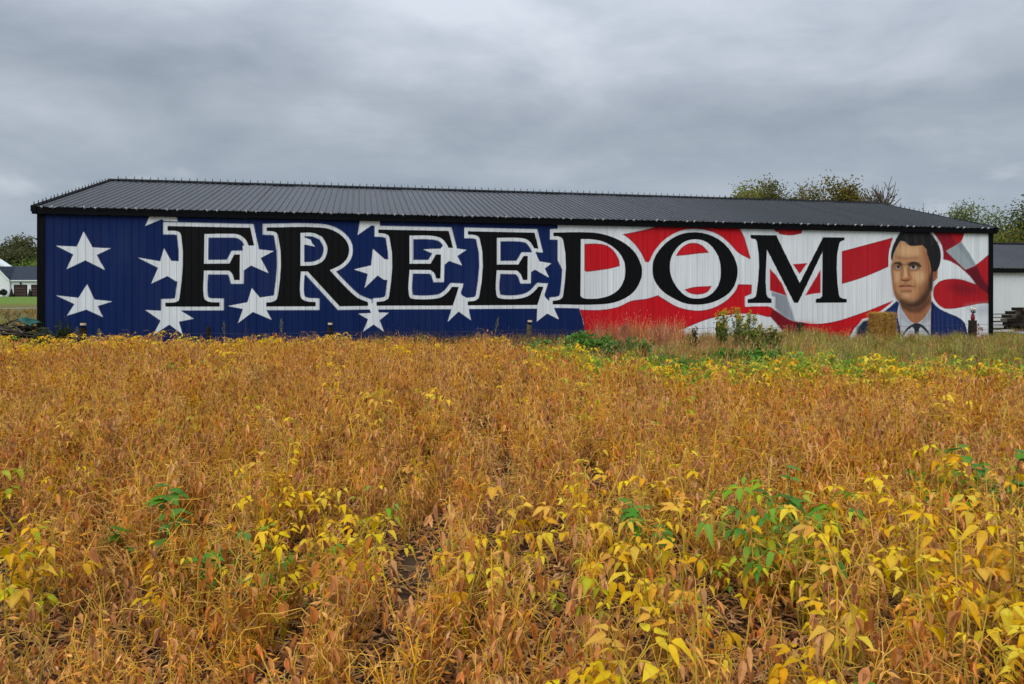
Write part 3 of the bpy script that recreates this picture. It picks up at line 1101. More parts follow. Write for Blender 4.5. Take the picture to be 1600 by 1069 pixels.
def portrait_part():
    i0, i1 = np.searchsorted(U, [31.0, LEN - 0.6])
    UU, VV = np.meshgrid(U[i0:i1], Vv, indexing='ij')
    d = np.minimum.reduce([sdf(P, UU, VV) for P in SIL])
    idx = np.arange(UU.size).reshape(UU.shape)
    ok = d < -0.012
    cell = ok[:-1, :-1] & ok[1:, :-1] & ok[1:, 1:] & ok[:-1, 1:]
    Fq = np.stack([idx[:-1, :-1], idx[1:, :-1], idx[1:, 1:], idx[:-1, 1:]], -1)[cell]
    used = np.unique(Fq)
    re = np.full(UU.size, -1)
    re[used] = np.arange(len(used))
    Yg = np.repeat(UY[i0:i1][:, None] - 0.003, NV + 1, 1)
    V = np.stack([UU, Yg, VV], -1).reshape(-1, 3)[used]
    C = CG[i0:i1].reshape(-1, 3)[used]
    o = link('painted_portrait', np_mesh('painted_portrait', V, re[Fq], C, M['paint']), barn)
    tag(o, 'painted portrait of a dark haired man in navy suit and tie')


portrait_part()


def barn_shell():
    SL = (RIDGE_Z - EAVE_Z) / (HALF + 0.16)

    def rz(y):
        return EAVE_Z + (y + 0.16) * SL
    # roof sheets, front and back slope
    prof = []
    for k in range(4):
        o = k * PITCH
        prof += [(o + 0.000, 0.0), (o + 0.168, 0.0), (o + 0.180, 0.032), (o + 0.206, 0.032), (o + 0.220, 0.0)]
    prof.append((PW - 0.001, 0.0))
    ys = np.linspace(-0.16, HALF, 9)
    for side in (0, 1):
        vs, fs = [], []
        for y in ys:
            for (u, h) in prof:
                vs.append((u, y if side == 0 else 2 * HALF - y, rz(y) + h))
        n = len(prof)
        for j in range(len(ys) - 1):
            for i in range(n - 1):
                q = (j * n + i, j * n + i + 1, (j + 1) * n + i + 1, (j + 1) * n + i)
                fs.append(q if side == 0 else q[::-1])
        mb = MB()
        mb.add(vs, fs, (1, 1, 1))
        me = mb.mesh('roof_panel', M['roof'])
        for p in range(NP):
            o = link('roof_panel', me, barn, (p * PW, 0, random.uniform(-0.0015, 0.0015)))
            o.rotation_euler = (random.uniform(-0.0012, 0.0012), 0, 0)
    mb = MB()
    mb.box(-0.14, LEN + 0.14, -0.13, -0.10, WALL_H + 0.005, EAVE_Z - 0.012)
    mb.box(-0.14, LEN + 0.14, -0.10, 0.0, WALL_H + 0.005, WALL_H + 0.03)
    mb.build('fascia', M['trim'], barn)
    mb = MB()
    for u0, u1 in ((-0.03, 0.19),):
        mb.box(u0, u1, -0.035, -0.018, 0, WALL_H + 0.004)
        mb.box(-0.035, -0.015, -0.018, 0.2, 0, WALL_H + 0.004)
    mb.build('corner_trim', M['trim'], barn)
    mb = MB()
    mb.box(LEN - 0.19, LEN + 0.03, -0.035, -0.018, 0, WALL_H + 0.004)
    mb.box(LEN + 0.015, LEN + 0.035, -0.018, 0.2, 0, WALL_H + 0.004)
    mb.build('corner_trim', M['trim'], barn)
    # ridge cap
    mb = MB()
    h = rz(HALF)
    for s in (-1, 1):
        a = [(-0.16, HALF, h + 0.07), (LEN + 0.16, HALF, h + 0.07), (LEN + 0.16, HALF + s * 0.19, h - 0.19 * SL + 0.045), (-0.16, HALF + s * 0.19, h - 0.19 * SL + 0.045)]
        a += [(q[0], q[1], q[2] - 0.035) for q in a]
        f = [(0, 1, 2, 3), (4, 7, 6, 5), (2, 6, 7, 3), (0, 3, 7, 4), (1, 5, 6, 2)]
        mb.add(a, f if s < 0 else [q[::-1] for q in f], (1, 1, 1))
    mb.build('ridge_cap', M['trim'], barn)
    # rake trims
    for u0, u1 in ((-0.16, -0.002), (LEN + 0.002, LEN + 0.16)):
        mb = MB()
        for (ya, yb) in ((-0.16, HALF - 0.195), (2 * HALF + 0.16, HALF + 0.195)):
            za, zb = rz(min(ya, 2 * HALF - ya)), rz(min(yb, 2 * HALF - yb))
            vs = [(u0, ya, za - 0.16), (u1, ya, za - 0.16), (u1, yb, zb - 0.16), (u0, yb, zb - 0.16), (u0, ya, za + 0.035), (u1, ya, za + 0.035), (u1, yb, zb + 0.035), (u0, yb, zb + 0.035)]
            mb.add(vs, [(0, 3, 2, 1), (4, 5, 6, 7), (0, 1, 5, 4), (1, 2, 6, 5), (2, 3, 7, 6), (3, 0, 4, 7)], (1, 1, 1))
        mb.build('rake_trim', M['trim'], barn)
    # end and back walls
    for u0 in (0.0, LEN - 0.03):
        mb = MB()
        P = [(0.02, 0), (2 * HALF - 0.02, 0), (2 * HALF - 0.02, WALL_H), (HALF, rz(HALF) - 0.12), (0.02, WALL_H)]
        vs = [(u0, y, z) for y, z in P] + [(u0 + 0.03, y, z) for y, z in P]
        fs = [(4, 3, 2, 1, 0), (5, 6, 7, 8, 9)] + [(i, (i + 1) % 5, 5 + (i + 1) % 5, 5 + i) for i in range(5)]
        mb.add(vs, fs, (1, 1, 1))
        mb.build('gable_wall', M['white_wall'], barn)
    mb = MB()
    mb.box(0.04, LEN - 0.04, 2 * HALF - 0.03, 2 * HALF, 0, WALL_H)
    mb.build('rear_wall', M['white_wall'], barn)
    # red stencilled words by the right corner, half behind the fence post
    for txt, (x0, y0), hgt in (('FKA', (1519.5, 510.3), 4.6), ('NOTS', (1519.5, 517.0), 4.8), ('OLE', (1521.0, 522.4), 3.8)):
        fc = bpy.data.curves.new('painted_word', 'FONT')
        fc.body = txt
        u, v = wall_uv(x0, y0)
        fc.size = hgt / 36.0 * 1.45
        fc.offset = 0.006
        tmp = link('painted_word_outline', fc)
        bpy.context.view_layer.update()
        me = bpy.data.meshes.new_from_object(tmp.evaluated_get(bpy.context.evaluated_depsgraph_get()))
        bpy.data.objects.remove(tmp)
        me.materials.clear()
        me.materials.append(M['red_sign'])
        o = link('painted_word', me, barn, (u, -0.0205, v), (R(90), 0, 0))
        tag(o, 'small red lettering near the lower right corner')
    return rz


rz_roof = barn_shell()


def light_strings():
    """strings of small upright bulbs clipped along eave, ridge and gable edges"""
    bw, bd = MB(), MB()
    prof = [(0.016, 0.0), (0.02, 0.012), (0.02, 0.03), (0.031, 0.045), (0.030, 0.085), (0.012, 0.12)]
    bw.lathe(prof, 6)
    bd.lathe([(0.013, 0.0), (0.016, 0.03), (0.018, 0.07), (0.008, 0.125)], 6)
    mw = bw.mesh('bulb', M['bulb'], True)
    md = bd.mesh('bulb', M['bulb_dark'], True)
    SLp = rz_roof(1) - rz_roof(0)

    def string(name, label, pts, me_of, drop):
        root = thing(name, A, TH, label, 'light string', 'light strings along the barn roof')
        w = MB()
        w.tube([(p[0], p[1], p[2] + 0.004) for p in pts], 0.006, 0.006, 4)
        w.build('wire', M['trim'], root)
        for i, p in enumerate(pts):
            o = link('bulb', me_of(i), root, p)
            o.rotation_euler = (drop + random.uniform(-0.15, 0.15), random.uniform(-0.2, 0.2), 0)
        return root
    n = int(LEN / 0.3048)
    eave = [(0.18 + i * 0.3048, -0.172, EAVE_Z - 0.045) for i in range(n)]
    string('eave_light_string', 'string of small pale bulbs along the front eave of the barn', eave, lambda i: mw if i % 4 < 2 else md, R(60))
    ridge = [(0.2 + i * 0.3048, HALF, rz_roof(HALF) + 0.075) for i in range(n)]
    string('ridge_light_string', 'string of thin dark upright bulbs along the ridge of the barn', ridge, lambda i: md, 0.0)
    for u, lab, nm in ((-0.08, 'string of dark bulbs up the left gable edge of the roof', 'gable_light_string'), (LEN + 0.08, 'string of dark bulbs up the right gable edge of the roof', 'gable_light_string')):
        pts = [(u, -0.1 + i * 0.3, rz_roof(-0.1 + i * 0.3) + 0.037) for i in range(22)]
        string(nm, lab, pts, lambda i: md, 0.0)


light_strings()


def local(u, n, z=None):
    """barn coordinates (along the wall, out in front = negative n) to the world"""
    x = A.x + u * CT - n * ST
    y = A.y + u * ST + n * CT
    return Vector((x, y, float(gz(x, y)) if z is None else z))


# ------------------------------------------------------------------ low white shed behind the right end
def white_shed():
    o = local(LEN - 3.0, 3.0)
    root = thing('shed', (o.x, o.y, -0.30), TH, 'low white shed with dark ribbed roof right of the barn', 'shed')
    L, D, H = 15.0, 9.0, 2.86
    z_r = 4.62
    n = int(L / 0.2286)
    mb = MB()
    vs, fs = [], []
    us = []
    for k in range(n):
        us += [(k * 0.2286, 0), (k * 0.2286 + 0.18, 0), (k * 0.2286 + 0.19, -0.016), (k * 0.2286 + 0.217, -0.016)]
    for (u, y) in us:
        vs += [(u, y, 0), (u, y, H)]
    for i in range(len(us) - 1):
        fs.append((2 * i, 2 * i + 2, 2 * i + 3, 2 * i + 1))
    mb.add(vs, fs, (1, 1, 1))
    mb.build('wall', M['white_wall'], root)
    mb = MB()
    mb.box(0, 0.05, 0.02, D, 0, H)
    mb.box(L - 0.3, L - 0.25, 0.02, D, 0, H)
    mb.box(0.06, L - 0.31, D - 0.05, D, 0, H)
    mb.build('rear_wall', M['white_wall'], root)
    prof = [(0.0, 0.0), (0.168, 0.0), (0.182, 0.022), (0.206, 0.022), (0.220, 0.0), (0.2286, 0.0)]
    ys = [(-0.2, H + 0.22), (D / 2, z_r), (D + 0.2, H + 0.22)]
    vs, fs = [], []
    for (y, z) in ys:
        for k in range(4):
            for (u, h) in prof[:-1]:
                vs.append((k * 0.2286 + u, y, z + h))
        vs.append((0.9134, y, z))
    m = 21
    for j in range(2):
        for i in range(m - 1):
            fs.append((j * m + i, j * m + i + 1, (j + 1) * m + i + 1, (j + 1) * m + i))
    mb = MB()
    mb.add(vs, fs, (1, 1, 1))
    me = mb.mesh('roof_panel', M['roof'])
    for p in range(16):
        link('roof_panel', me, root, (p * 0.9144, 0, 0))
    mb = MB()
    mb.box(-0.05, 14.7, -0.20, -0.17, H + 0.0, H + 0.205)
    mb.build('fascia', M['trim'], root)
    mb = MB()
    for s in (-1, 1):
        vs = [(-0.05, D / 2, z_r + 0.07), (14.7, D / 2, z_r + 0.07), (14.7, D / 2 + s * 0.2, z_r + 0.0), (-0.05, D / 2 + s * 0.2, z_r + 0.0)]
        mb.add(vs, [(0, 1, 2, 3)] if s < 0 else [(3, 2, 1, 0)], (1, 1, 1))
    mb.build('ridge_cap', M['trim'], root)


white_shed()


# ------------------------------------------------------------------ house far left
def far_house():
    Y0 = 131.0
    s = Y0 / 1100.0
    zg = float(gz(-90, Y0))

    def X(px):
        return (px - 800) * s

    def Zz(py):
        return EYE + (456 - py) * s - zg
    root = thing('house', (0, Y0, zg), 0, 'white house with navy roof and brown garage doors beyond the lawn', 'house')
    x0, x1, xe = X(-21), X(17), X(130)
    ez, rzz = Zz(438.0), Zz(417.5)
    mb = MB()
    mb.box(x1, xe, 0.0, 9, 0, ez)
    mb.build('wall', M['house_white'], root)
    # gable block on the left, front flush with the garage wing
    ax = (x0 + x1) / 2
    az_ = Zz(418.2)
    mb = MB()
    P = [(x0, 0), (x1, 0), (x1, ez + 0.02), (ax, az_), (x0, ez + 0.02)]
    vs = [(x, -0.35, z) for x, z in P] + [(x, 4.4, z) for x, z in P]
    mb.add(vs, [(0, 1, 2, 3, 4), (9, 8, 7, 6, 5)] + [((i + 1) % 5, i, 5 + i, 5 + (i + 1) % 5) for i in range(5)], (1, 1, 1))
    mb.build('gable_wall', M['house_white'], root)
    mb = MB()
    sl = (az_ - ez) / (ax - x0)
    for (xa, za, xb, zb) in ((x0 - 0.4, ez - 0.4 * sl, ax, az_), (ax, az_, x1 + 0.15, ez - 0.15 * sl)):
        vs = [(xa, -0.6, za + 0.05), (xb, -0.6, zb + 0.05), (xb, 4.4, zb + 0.05), (xa, 4.4, za + 0.05), (xa, -0.6, za + 0.27), (xb, -0.6, zb + 0.27), (xb, 4.4, zb + 0.27), (xa, 4.4, za + 0.27)]
        mb.add(vs, [(0, 3, 2, 1), (4, 5, 6, 7), (0, 1, 5, 4), (1, 2, 6, 5), (2, 3, 7, 6), (3, 0, 4, 7)], (1, 1, 1))
    mb.build('gable_roof', M['house_roof'], root)
    mb = MB()
    for (xa, za, xb, zb) in ((ax, az_, x1 + 0.15, ez - 0.15 * sl), (x0 - 0.4, ez - 0.4 * sl, ax, az_)):
        vs = [(xa, -0.64, za - 0.12), (xb, -0.64, zb - 0.12), (xb, -0.64, zb + 0.22), (xa, -0.64, za + 0.22), (xa, -0.61, za - 0.12), (xb, -0.61, zb - 0.12), (xb, -0.61, zb + 0.22), (xa, -0.61, za + 0.22)]
        mb.add(vs, [(0, 1, 2, 3), (7, 6, 5, 4), (0, 4, 5, 1), (3, 2, 6, 7)], (1, 1, 1))
    mb.box(x1 + 0.2, xe, -0.42, -0.38, ez - 0.18, ez + 0.02)
    mb.build('roof_trim', M['house_white'], root)
    # garage roof, ridge along the front
    mb = MB()
    xr = X(-8)
    vs = [(x1 - 0.5, -0.4, ez), (xe, -0.4, ez), (xe, 4.5, rzz + 0.3), (x0, 4.5, rzz + 0.3), (xe, 9.4, ez), (x0, 9.4, ez)]
    mb.add(vs, [(0, 1, 2, 3), (3, 2, 4, 5)], (1, 1, 1))
    mb.build('roof', M['house_roof'], root)
    # upper storey gable behind
    mb = MB()
    kd = (Y0 + 8.0) / Y0
    P = [(X(-40) * kd, 0), (X(13) * kd, ez), (X(13) * kd, Zz(417)), (X(-10) * kd, Zz(401)), (X(-40) * kd, Zz(417))]
    vs = [(x, 8.0, z) for x, z in P] + [(x, 10.0, z) for x, z in P]
    mb.add(vs, [(0, 1, 2, 3, 4), (9, 8, 7, 6, 5)] + [((i + 1) % 5, i, 5 + i, 5 + (i + 1) % 5) for i in range(5)], (1, 1, 1))
    mb.build('upper_gable', M['house_white'], root)
    for (a, b) in ((23, 41.5), (50, 68.5)):
        mb = MB()
        xa, xb = X(a), X(b)
        h = Zz(446)
        for k in range(4):
            mb.box(xa + 0.06, xb - 0.06, -0.06, -0.02, k * h / 4 + 0.02, (k + 1) * h / 4 - 0.02)
        d = mb.build('garage_door', M['door_brown'], root)
        mb = MB()
        mb.box(xa - 0.12, xa + 0.04, -0.07, -0.015, 0, h + 0.14)
        mb.box(xb - 0.04, xb + 0.12, -0.07, -0.015, 0, h + 0.14)
        mb.box(xa + 0.041, xb - 0.041, -0.07, -0.015, h, h + 0.14)
        mb.build('frame', M['trim'], d)
    mb = MB()
    mb.box(X(32.3), X(33.6), -0.25, -0.01, Zz(444.5), Zz(441.5))
    mb.build('wall_lamp', M['trim'], root)


far_house()


# ------------------------------------------------------------------ trees and shrubs
def unit(v):
    return v / np.linalg.norm(v)


def leaf_quads(C, size, col, colvar, rs, name, mat, flat=0.35):
    """many small leaf-sized faces at the points C"""
    n = len(C)
    d = rs.normal(size=(n, 3))
    d /= np.linalg.norm(d, axis=1, keepdims=True)
    a = rs.normal(size=(n, 3))
    a -= d * np.sum(a * d, 1, keepdims=True)
    a /= np.linalg.norm(a, axis=1, keepdims=True)
    s = size * rs.uniform(0.6, 1.35, (n, 1))
    b = np.cross(d, a)
    V = np.stack([C - a * s, C + b * s * 0.55, C + a * s, C - b * s * 0.55], 1)
    V[:, 1] += d * s * 0.2
    V[:, 3] += d * s * 0.2
    cc = np.asarray(col)[None, :] * (1 + colvar * rs.normal(size=(n, 1)))
    tint = rs.uniform(-0.18, 0.22, (n, 1))
    cc = cc * np.concatenate([1 + tint, np.ones((n, 1)), 1 - 0.3 * tint], 1)
    cc = np.clip(cc, 0.004, 0.9)
    return np_mesh(name, V.reshape(-1, 3), np.arange(4 * n).reshape(n, 4), np.repeat(cc, 4, 0), mat)


def tree(name, x, y, H, rad, label, col, cat='tree', group=None, leaves=5200, size=0.16, seed=1, trunk=0.25, bare_=False, spread=1.0, clump=0.62, start=0.28, base_z=None):
    rs = np.random.default_rng(seed)
    z0 = float(gz(x, y)) if base_z is None else base_z
    root = thing(name, (x, y, z0), 0, label, cat, group)
    mb = MB()
    tips = []

    def grow(p, d, L, r, lev, maxlev):
        pts = [p]
        q = p.copy()
        dd = d.copy()
        for k in range(3):
            dd = unit(dd + rs.normal(size=3) * 0.12 + np.array([0, 0, 0.05]))
            q = q + dd * L / 3
            pts.append(q)
        mb.tube(pts, r, r * 0.62, 5 if lev < 2 else 3, (1, 1, 1), cap=False)
        if lev >= maxlev - 1:
            tips.append(pts[2])
            tips.append(q)
        if lev == maxlev:
            return
        nb = 3 if lev < 2 or bare_ else 2
        for k in range(nb + (rs.random() < 0.5)):
            ang = rs.uniform(0, 2 * math.pi)
            o = np.array([math.cos(ang), math.sin(ang), 0])
            sp = rs.uniform(0.35, 0.85) * spread
            nd = unit(dd + o * sp)
            st = pts[rs.integers(1, 4)]
            grow(st, nd, L * rs.uniform(0.6, 0.82), r * (0.69 if bare_ else 0.55), lev + 1, maxlev)
    top = np.array([0, 0, H * start])
    mb.tube([(0, 0, -0.1), (rs.normal() * .05, rs.normal() * .05, H * start * 0.5), tuple(top)], trunk, trunk * 0.78, 7, (1, 1, 1), cap=False)
    ml = 5 if bare_ else 4
    L0 = H * (1 - start) * 0.36
    for k in range(4):
        an = k * 1.6 + rs.uniform(-.4, .4)
        grow(top - np.array([0, 0, k * 0.03 * H]), unit(np.array([math.cos(an) * 0.55 * spread, math.sin(an) * 0.55 * spread, 1.0])), L0, trunk * 0.55, 1, ml)
    grow(top, np.array([0, 0, 1.0]), L0 * 1.1, trunk * 0.7, 1, ml)
    T = np.array(tips)
    # fit the limbs to the height and width of this crown
    sz = (H * 0.97 - H * start) / max(T[:, 2].max() - H * start, 0.1)
    sx = rad / max(np.percentile(np.hypot(T[:, 0], T[:, 1]), 92), 0.1)

    def fit(V):
        V = np.array(V, float)
        up = V[:, 2] > H * start
        k = np.clip((V[:, 2] - H * start * 0.8) / (H * 0.15), 0, 1)
        V[:, 0] *= 1 + (sx - 1) * k
        V[:, 1] *= 1 + (sx - 1) * k
        V[up, 2] = H * start + (V[up, 2] - H * start) * sz
        return V
    mb.v = [tuple(p) for p in fit(mb.v)]
    T = fit(T)
    mb.build('trunk', M['bark'], root)
    if leaves:
        c = T[rs.integers(0, len(T), leaves)] + rs.normal(size=(leaves, 3)) * clump * np.array([1, 1, 0.8])
        link('crown', leaf_quads(c, size, col, 0.16, rs, 'crown', M['tree']), root)
    return root


def place_trees():
    G1 = 'trees behind the barn roof'
    g = srgb
    spec = [
        (1160, 74, 13.0, 2.2, 'pale yellow green tree, leftmost of those above the barn roof', g(128, 128, 58), 1.0),
        (1192, 78, 13.9, 1.6, 'tall yellow green tree second from left above the barn roof', g(116, 118, 48), 1.0),
        (1219, 72, 12.9, 1.7, 'small olive tree in the middle of the row above the roof', g(92, 92, 36), 0.9),
        (1246, 76, 13.2, 1.8, 'olive tree with thin top left of the tall brownish tree', g(102, 98, 44), 0.7),
        (1271, 73, 12.6, 1.4, 'sparse low tree beside the tall brownish tree', g(112, 108, 60), 0.6),
        (1309, 70, 13.1, 1.8, 'tall brownish green tree left of the bare tree', g(112, 106, 46), 1.15),
    ]
    for i, (px, Y, H, r, lab, c, k) in enumerate(spec):
        tree('tree', at(px, Y), Y, H, r, lab, c, 'tree', G1, int(13500 * k), 0.14, 20 + i, 0.26, False, 1.0, 0.52, 0.36)
    tree('bare_tree', at(1361, 66), 66, 12.9, 2.5, 'bare grey branched tree rising behind the right end of the roof', g(90, 90, 70), 'tree', G1, 120, 0.10, 41, 0.42, True, 1.1, 0.5, 0.36)
    G2 = 'trees behind the white shed'
    tree('tree', at(1518, 52), 52, 8.5, 2.2, 'open crowned green tree left of the denser tree behind the shed', g(112, 124, 70), 'tree', G2, 9000, 0.095, 51, 0.24, False, 1.1, 0.42, 0.25)
    tree('tree', at(1600, 50), 50, 8.1, 2.3, 'dense dark green tree at the right edge behind the shed', g(92, 104, 54), 'tree', G2, 20000, 0.105, 52, 0.26, False, 1.1, 0.55, 0.2)
    tree('tree', at(1562, 46), 46, 6.2, 1.9, 'low yellow green tree between the two trees behind the shed', g(108, 112, 48), 'tree', G2, 7000, 0.10, 53, 0.18, False, 1.1, 0.45, 0.2)
    tree('tree', at(1532, 47), 47, 5.4, 1.6, 'short green tree against the right end of the barn roof', g(98, 106, 52), 'tree', G2, 5000, 0.10, 57, 0.18, False, 1.1, 0.45, 0.2)
    tree('tree', at(1446, 95), 95, 12.4, 1.6, 'far low tree top below the antenna', g(96, 100, 60), 'tree', None, 1500, 0.2, 54, 0.2, False, 1.0, 0.5, 0.4)
    G3 = 'trees behind the white house'
    tree('tree', at(14, 165), 165, 13.5, 5.6, 'broad olive tree left of the two behind the white house', g(98, 98, 58), 'tree', G3, 6500, 0.3, 61, 0.4, False, 1.0, 0.9, 0.2)
    tree('tree', at(44, 170), 170, 13.0, 4.4, 'narrower olive tree right of the two behind the white house', g(92, 92, 54), 'tree', G3, 5200, 0.3, 62, 0.4, False, 1.0, 0.9, 0.2)
    tree('tree', at(62, 172), 172, 11.0, 4.4, 'tree touching the left edge of the barn above the house', g(96, 98, 56), 'tree', G3, 4200, 0.3, 66, 0.4, False, 1.0, 0.9, 0.2)
    tree('tree', at(-14, 168), 168, 12.2, 5.0, 'tree cut by the left edge of the picture', g(90, 92, 54), 'tree', G3, 4200, 0.3, 68, 0.4, False, 1.0, 0.9, 0.2)
    tree('bush', at(40, 156), 156, 7.6, 5.6, 'bright green bush just above the navy house roof', g(104, 122, 46), 'bush', G3, 5200, 0.3, 63, 0.2, False, 1.2, 1.0, 0.1)
    tree('bush', at(64, 158), 158, 8.0, 5.0, 'bright green bush beside the barn corner above the house', g(94, 108, 42), 'bush', G3, 4200, 0.3, 67, 0.2, False, 1.2, 1.0, 0.1)
    # planting at the house front
    for px, lab in ((18, 'small conical evergreen left of the garage door'), (46.6, 'small conical evergreen between the garage doors')):
        root = thing('conical_shrub', (at(px, 129.6), 129.6, float(gz(-80, 129.6))), 0, lab, 'shrub', 'evergreens by the garage')
        rs = np.random.default_rng(int(px))
        h = rs.uniform(0, 1, 700) ** 1.3
        an = rs.uniform(0, 6.28, 700)
        rr = (1 - h) * 0.42 * np.sqrt(rs.uniform(0.3, 1, 700))
        link('foliage', leaf_quads(np.stack([rr * np.cos(an), rr * np.sin(an), 0.05 + h * 1.4], -1), 0.09, srgb(40, 56, 44), 0.2, rs, 'foliage', M['tree']), root)
        mb = MB()
        mb.tube([(0, 0, -0.1), (0, 0, 1.2)], 0.04, 0.015, 5)
        mb.build('stem', M['bark'], root)
    for px, r, lab in ((5.5, 0.62, 'round dark bush against the white gable'), (-3, 0.5, 'low bush at the left edge before the house')):
        root = thing('round_bush', (at(px, 129.4), 129.4, float(gz(-80, 129.4))), 0, lab, 'bush', 'bushes by the house')
        rs = np.random.default_rng(int(px) + 50)
        v = rs.normal(size=(800, 3))
        v = v / np.linalg.norm(v, axis=1, keepdims=True) * r * rs.uniform(0.5, 1, (800, 1)) + np.array([0, 0, r + 0.2])
        link('foliage', leaf_quads(v, 0.1, srgb(52, 62, 44), 0.2, rs, 'foliage', M['tree']), root)
        mb = MB()
        mb.tube([(0, 0, -0.1), (0, 0, r)], 0.05, 0.02, 5)
        mb.build('stem', M['bark'], root)


place_trees()


def antenna():
    Y = 92
    x = at(1443, Y)
    root = thing('antenna_mast', (x, Y, float(gz(x, Y))), 0, 'thin antenna mast above the right slope of the barn roof', 'antenna')
    h = EYE + (456 - 317) / 1100 * Y - float(gz(x, Y))
    mb = MB()
    mb.tube([(0, 0, 0), (0, 0, h)], 0.07, 0.02, 5)
    mb.build('mast', M['wire'], root)
    mb = MB()
    for k, zz in enumerate((h - 1.0, h - 1.25)):
        mb.tube([(-0.35, 0, zz), (0.35, 0, zz)], 0.015, 0.015, 4)
    mb.build('crossbar', M['wire'], root)


antenna()


# ------------------------------------------------------------------ fence with post lights, bale and odds and ends
POST_PX = [130, 326, 516, 828, 976, 1122, 1250, 1520]


def fence():
    root = thing('wire_fence', (0, 0, 0), 0, 'low wire fence on wooden posts along the foot of the painted wall', 'fence')
    heads = []
    for i, px in enumerate(POST_PX):
        n = -1.35 if i < 3 else -1.5
        t = (px - 800) / 1100.0
        ax, ay = A.x - n * ST, A.y + n * CT
        u = (t * ay - ax) / (CT - t * ST)
        p = local(u, n)
        ytop = [513, 511, 512, 507.5, 508.5, 503, 504.5, 500.5][i]
        h = EYE + (456 - ytop) * p.y / 1100.0 - p.z
        w = [0.10, 0.075, 0.085, 0.095, 0.085, 0.08, 0.10, 0.115][i]
        rs = random.Random(i)
        mb = MB()
        vs, fs = [], []
        sides = 8 if i not in (6, 7) else 4
        lv = 6
        for k in range(lv + 1):
            for s in range(sides):
                an = 2 * math.pi * (s + 0.5) / sides
                rr = w * (1.0 if sides > 4 else 1.3) * rs.uniform(0.94, 1.06)
                vs.append((math.cos(an) * rr, math.sin(an) * rr, -0.25 + (h + 0.25) * k / lv + (rs.uniform(-0.012, 0.012) if k == lv else 0)))
        for k in range(lv):
            for s in range(sides):
                fs.append((k * sides + s, k * sides + (s + 1) % sides, (k + 1) * sides + (s + 1) % sides, (k + 1) * sides + s))
        fs.append(tuple(lv * sides + s for s in range(sides)))
        mb.add(vs, fs, (1, 1, 1))
        o = mb.build('post', M['greypost'] if i in (3, 4) else M['darkwood'], root, False, p)
        o.rotation_euler = (rs.uniform(-.03, .03), rs.uniform(-.03, .03), rs.uniform(0, 1) if sides > 4 else TH)
        heads.append((p, h, w))
    for hz_ in (0.15, 0.46, 0.66):
        mb = MB()
        pts = []
        for (p0, h0, w0), (p1, h1, w1) in zip(heads[:-1], heads[1:]):
            for k in range(8):
                s = k / 8
                q = p0.lerp(p1, s)
                pts.append((q.x + 0.08 * ST, q.y - 0.10, -0.30 + hz_ - 0.05 * 4 * s * (1 - s)))
        e = heads[-1][0]
        pts += [(e.x, e.y - 0.1, -0.30 + hz_), (e.x + 6, e.y + 6 * ST - 0.1, -0.30 + hz_ - 0.02)]
        s0 = heads[0][0]
        pts = [(s0.x - 6, s0.y - 6 * ST - 0.1, -0.30 + hz_)] + pts
        mb.tube(pts, 0.0075, 0.0075, 4)
        mb.build('wire', M['wire'], root)
    labs = {0: 'small cap light on the dark post nearest the left barn corner', 2: 'small cap light on the post below the gap between F and R', 3: 'small cap light on the grey post below the second E'}
    for i, lab in labs.items():
        p, h, w = heads[i]
        r = thing('post_light', (p.x, p.y, p.z + h - 0.012), TH, lab, 'light', 'cap lights on the fence posts')
        mb = MB()
        mb.lathe([(w * 0.85, 0.0), (w * 0.85, 0.025), (w * 0.45, 0.05), (w * 0.4, 0.10)], 10)
        mb.build('base', M['trim'], r)
        mb = MB()
        mb.lathe([(w * 0.80, 0.1005), (w * 0.85, 0.115), (w * 0.85, 0.16), (w * 0.8, 0.175)], 10)
        mb.build('lantern', M['cap'], r)
        mb = MB()
        mb.lathe([(w * 0.9, 0.1755), (w * 0.9, 0.19), (w * 0.4, 0.205)], 10)
        mb.build('lid', M['trim'], r)
    return heads


HEADS = fence()


def vase():
    p, h, w = HEADS[-1]
    z = p.z + h
    v = thing('flower_vase', (p.x, p.y, z - 0.004), 0, 'red vase of white flowers on top of the rightmost fence post', 'vase')
    mb = MB()
    mb.lathe([(0.055, 0), (0.075, 0.05), (0.07, 0.16), (0.045, 0.23), (0.06, 0.26)], 12)
    mb.build('vase_body', M['vase'], v, True)
    stem, leafb = MB(), MB()
    rs = random.Random(3)
    for k in range(7):
        an = k * 0.9
        rr = 0.04 + 0.085 * rs.random()
        tip = (rr * math.cos(an), rr * math.sin(an) * 0.7, 0.38 + 0.10 * rs.random())
        stem.tube([(0, 0, 0.22), (tip[0] * 0.4, tip[1] * 0.4, 0.32), tip], 0.008, 0.006, 4, srgb(40, 52, 32))
        leafb.add([(tip[0] * .3, tip[1] * .3, .27), (tip[0] * .9 + .03, tip[1] * .8, .33), (tip[0] * 1.1, tip[1], .37), (tip[0] * .9 - .03, tip[1] * .8, .34)], [(0, 1, 2, 3)], srgb(36, 50, 30))
        fb = MB()
        fb.lathe([(0.008, -0.02), (0.042, 0.0), (0.048, 0.025), (0.03, 0.05), (0.008, 0.058)], 8, srgb(240, 236, 205) if k % 2 else srgb(238, 238, 232))
        fb.build('flower', M['flower'], v, True, tip)
    stem.build('flower_stems', M['leaf'], v)
    leafb.build('flower_leaves', M['leaf'], v)


vase()


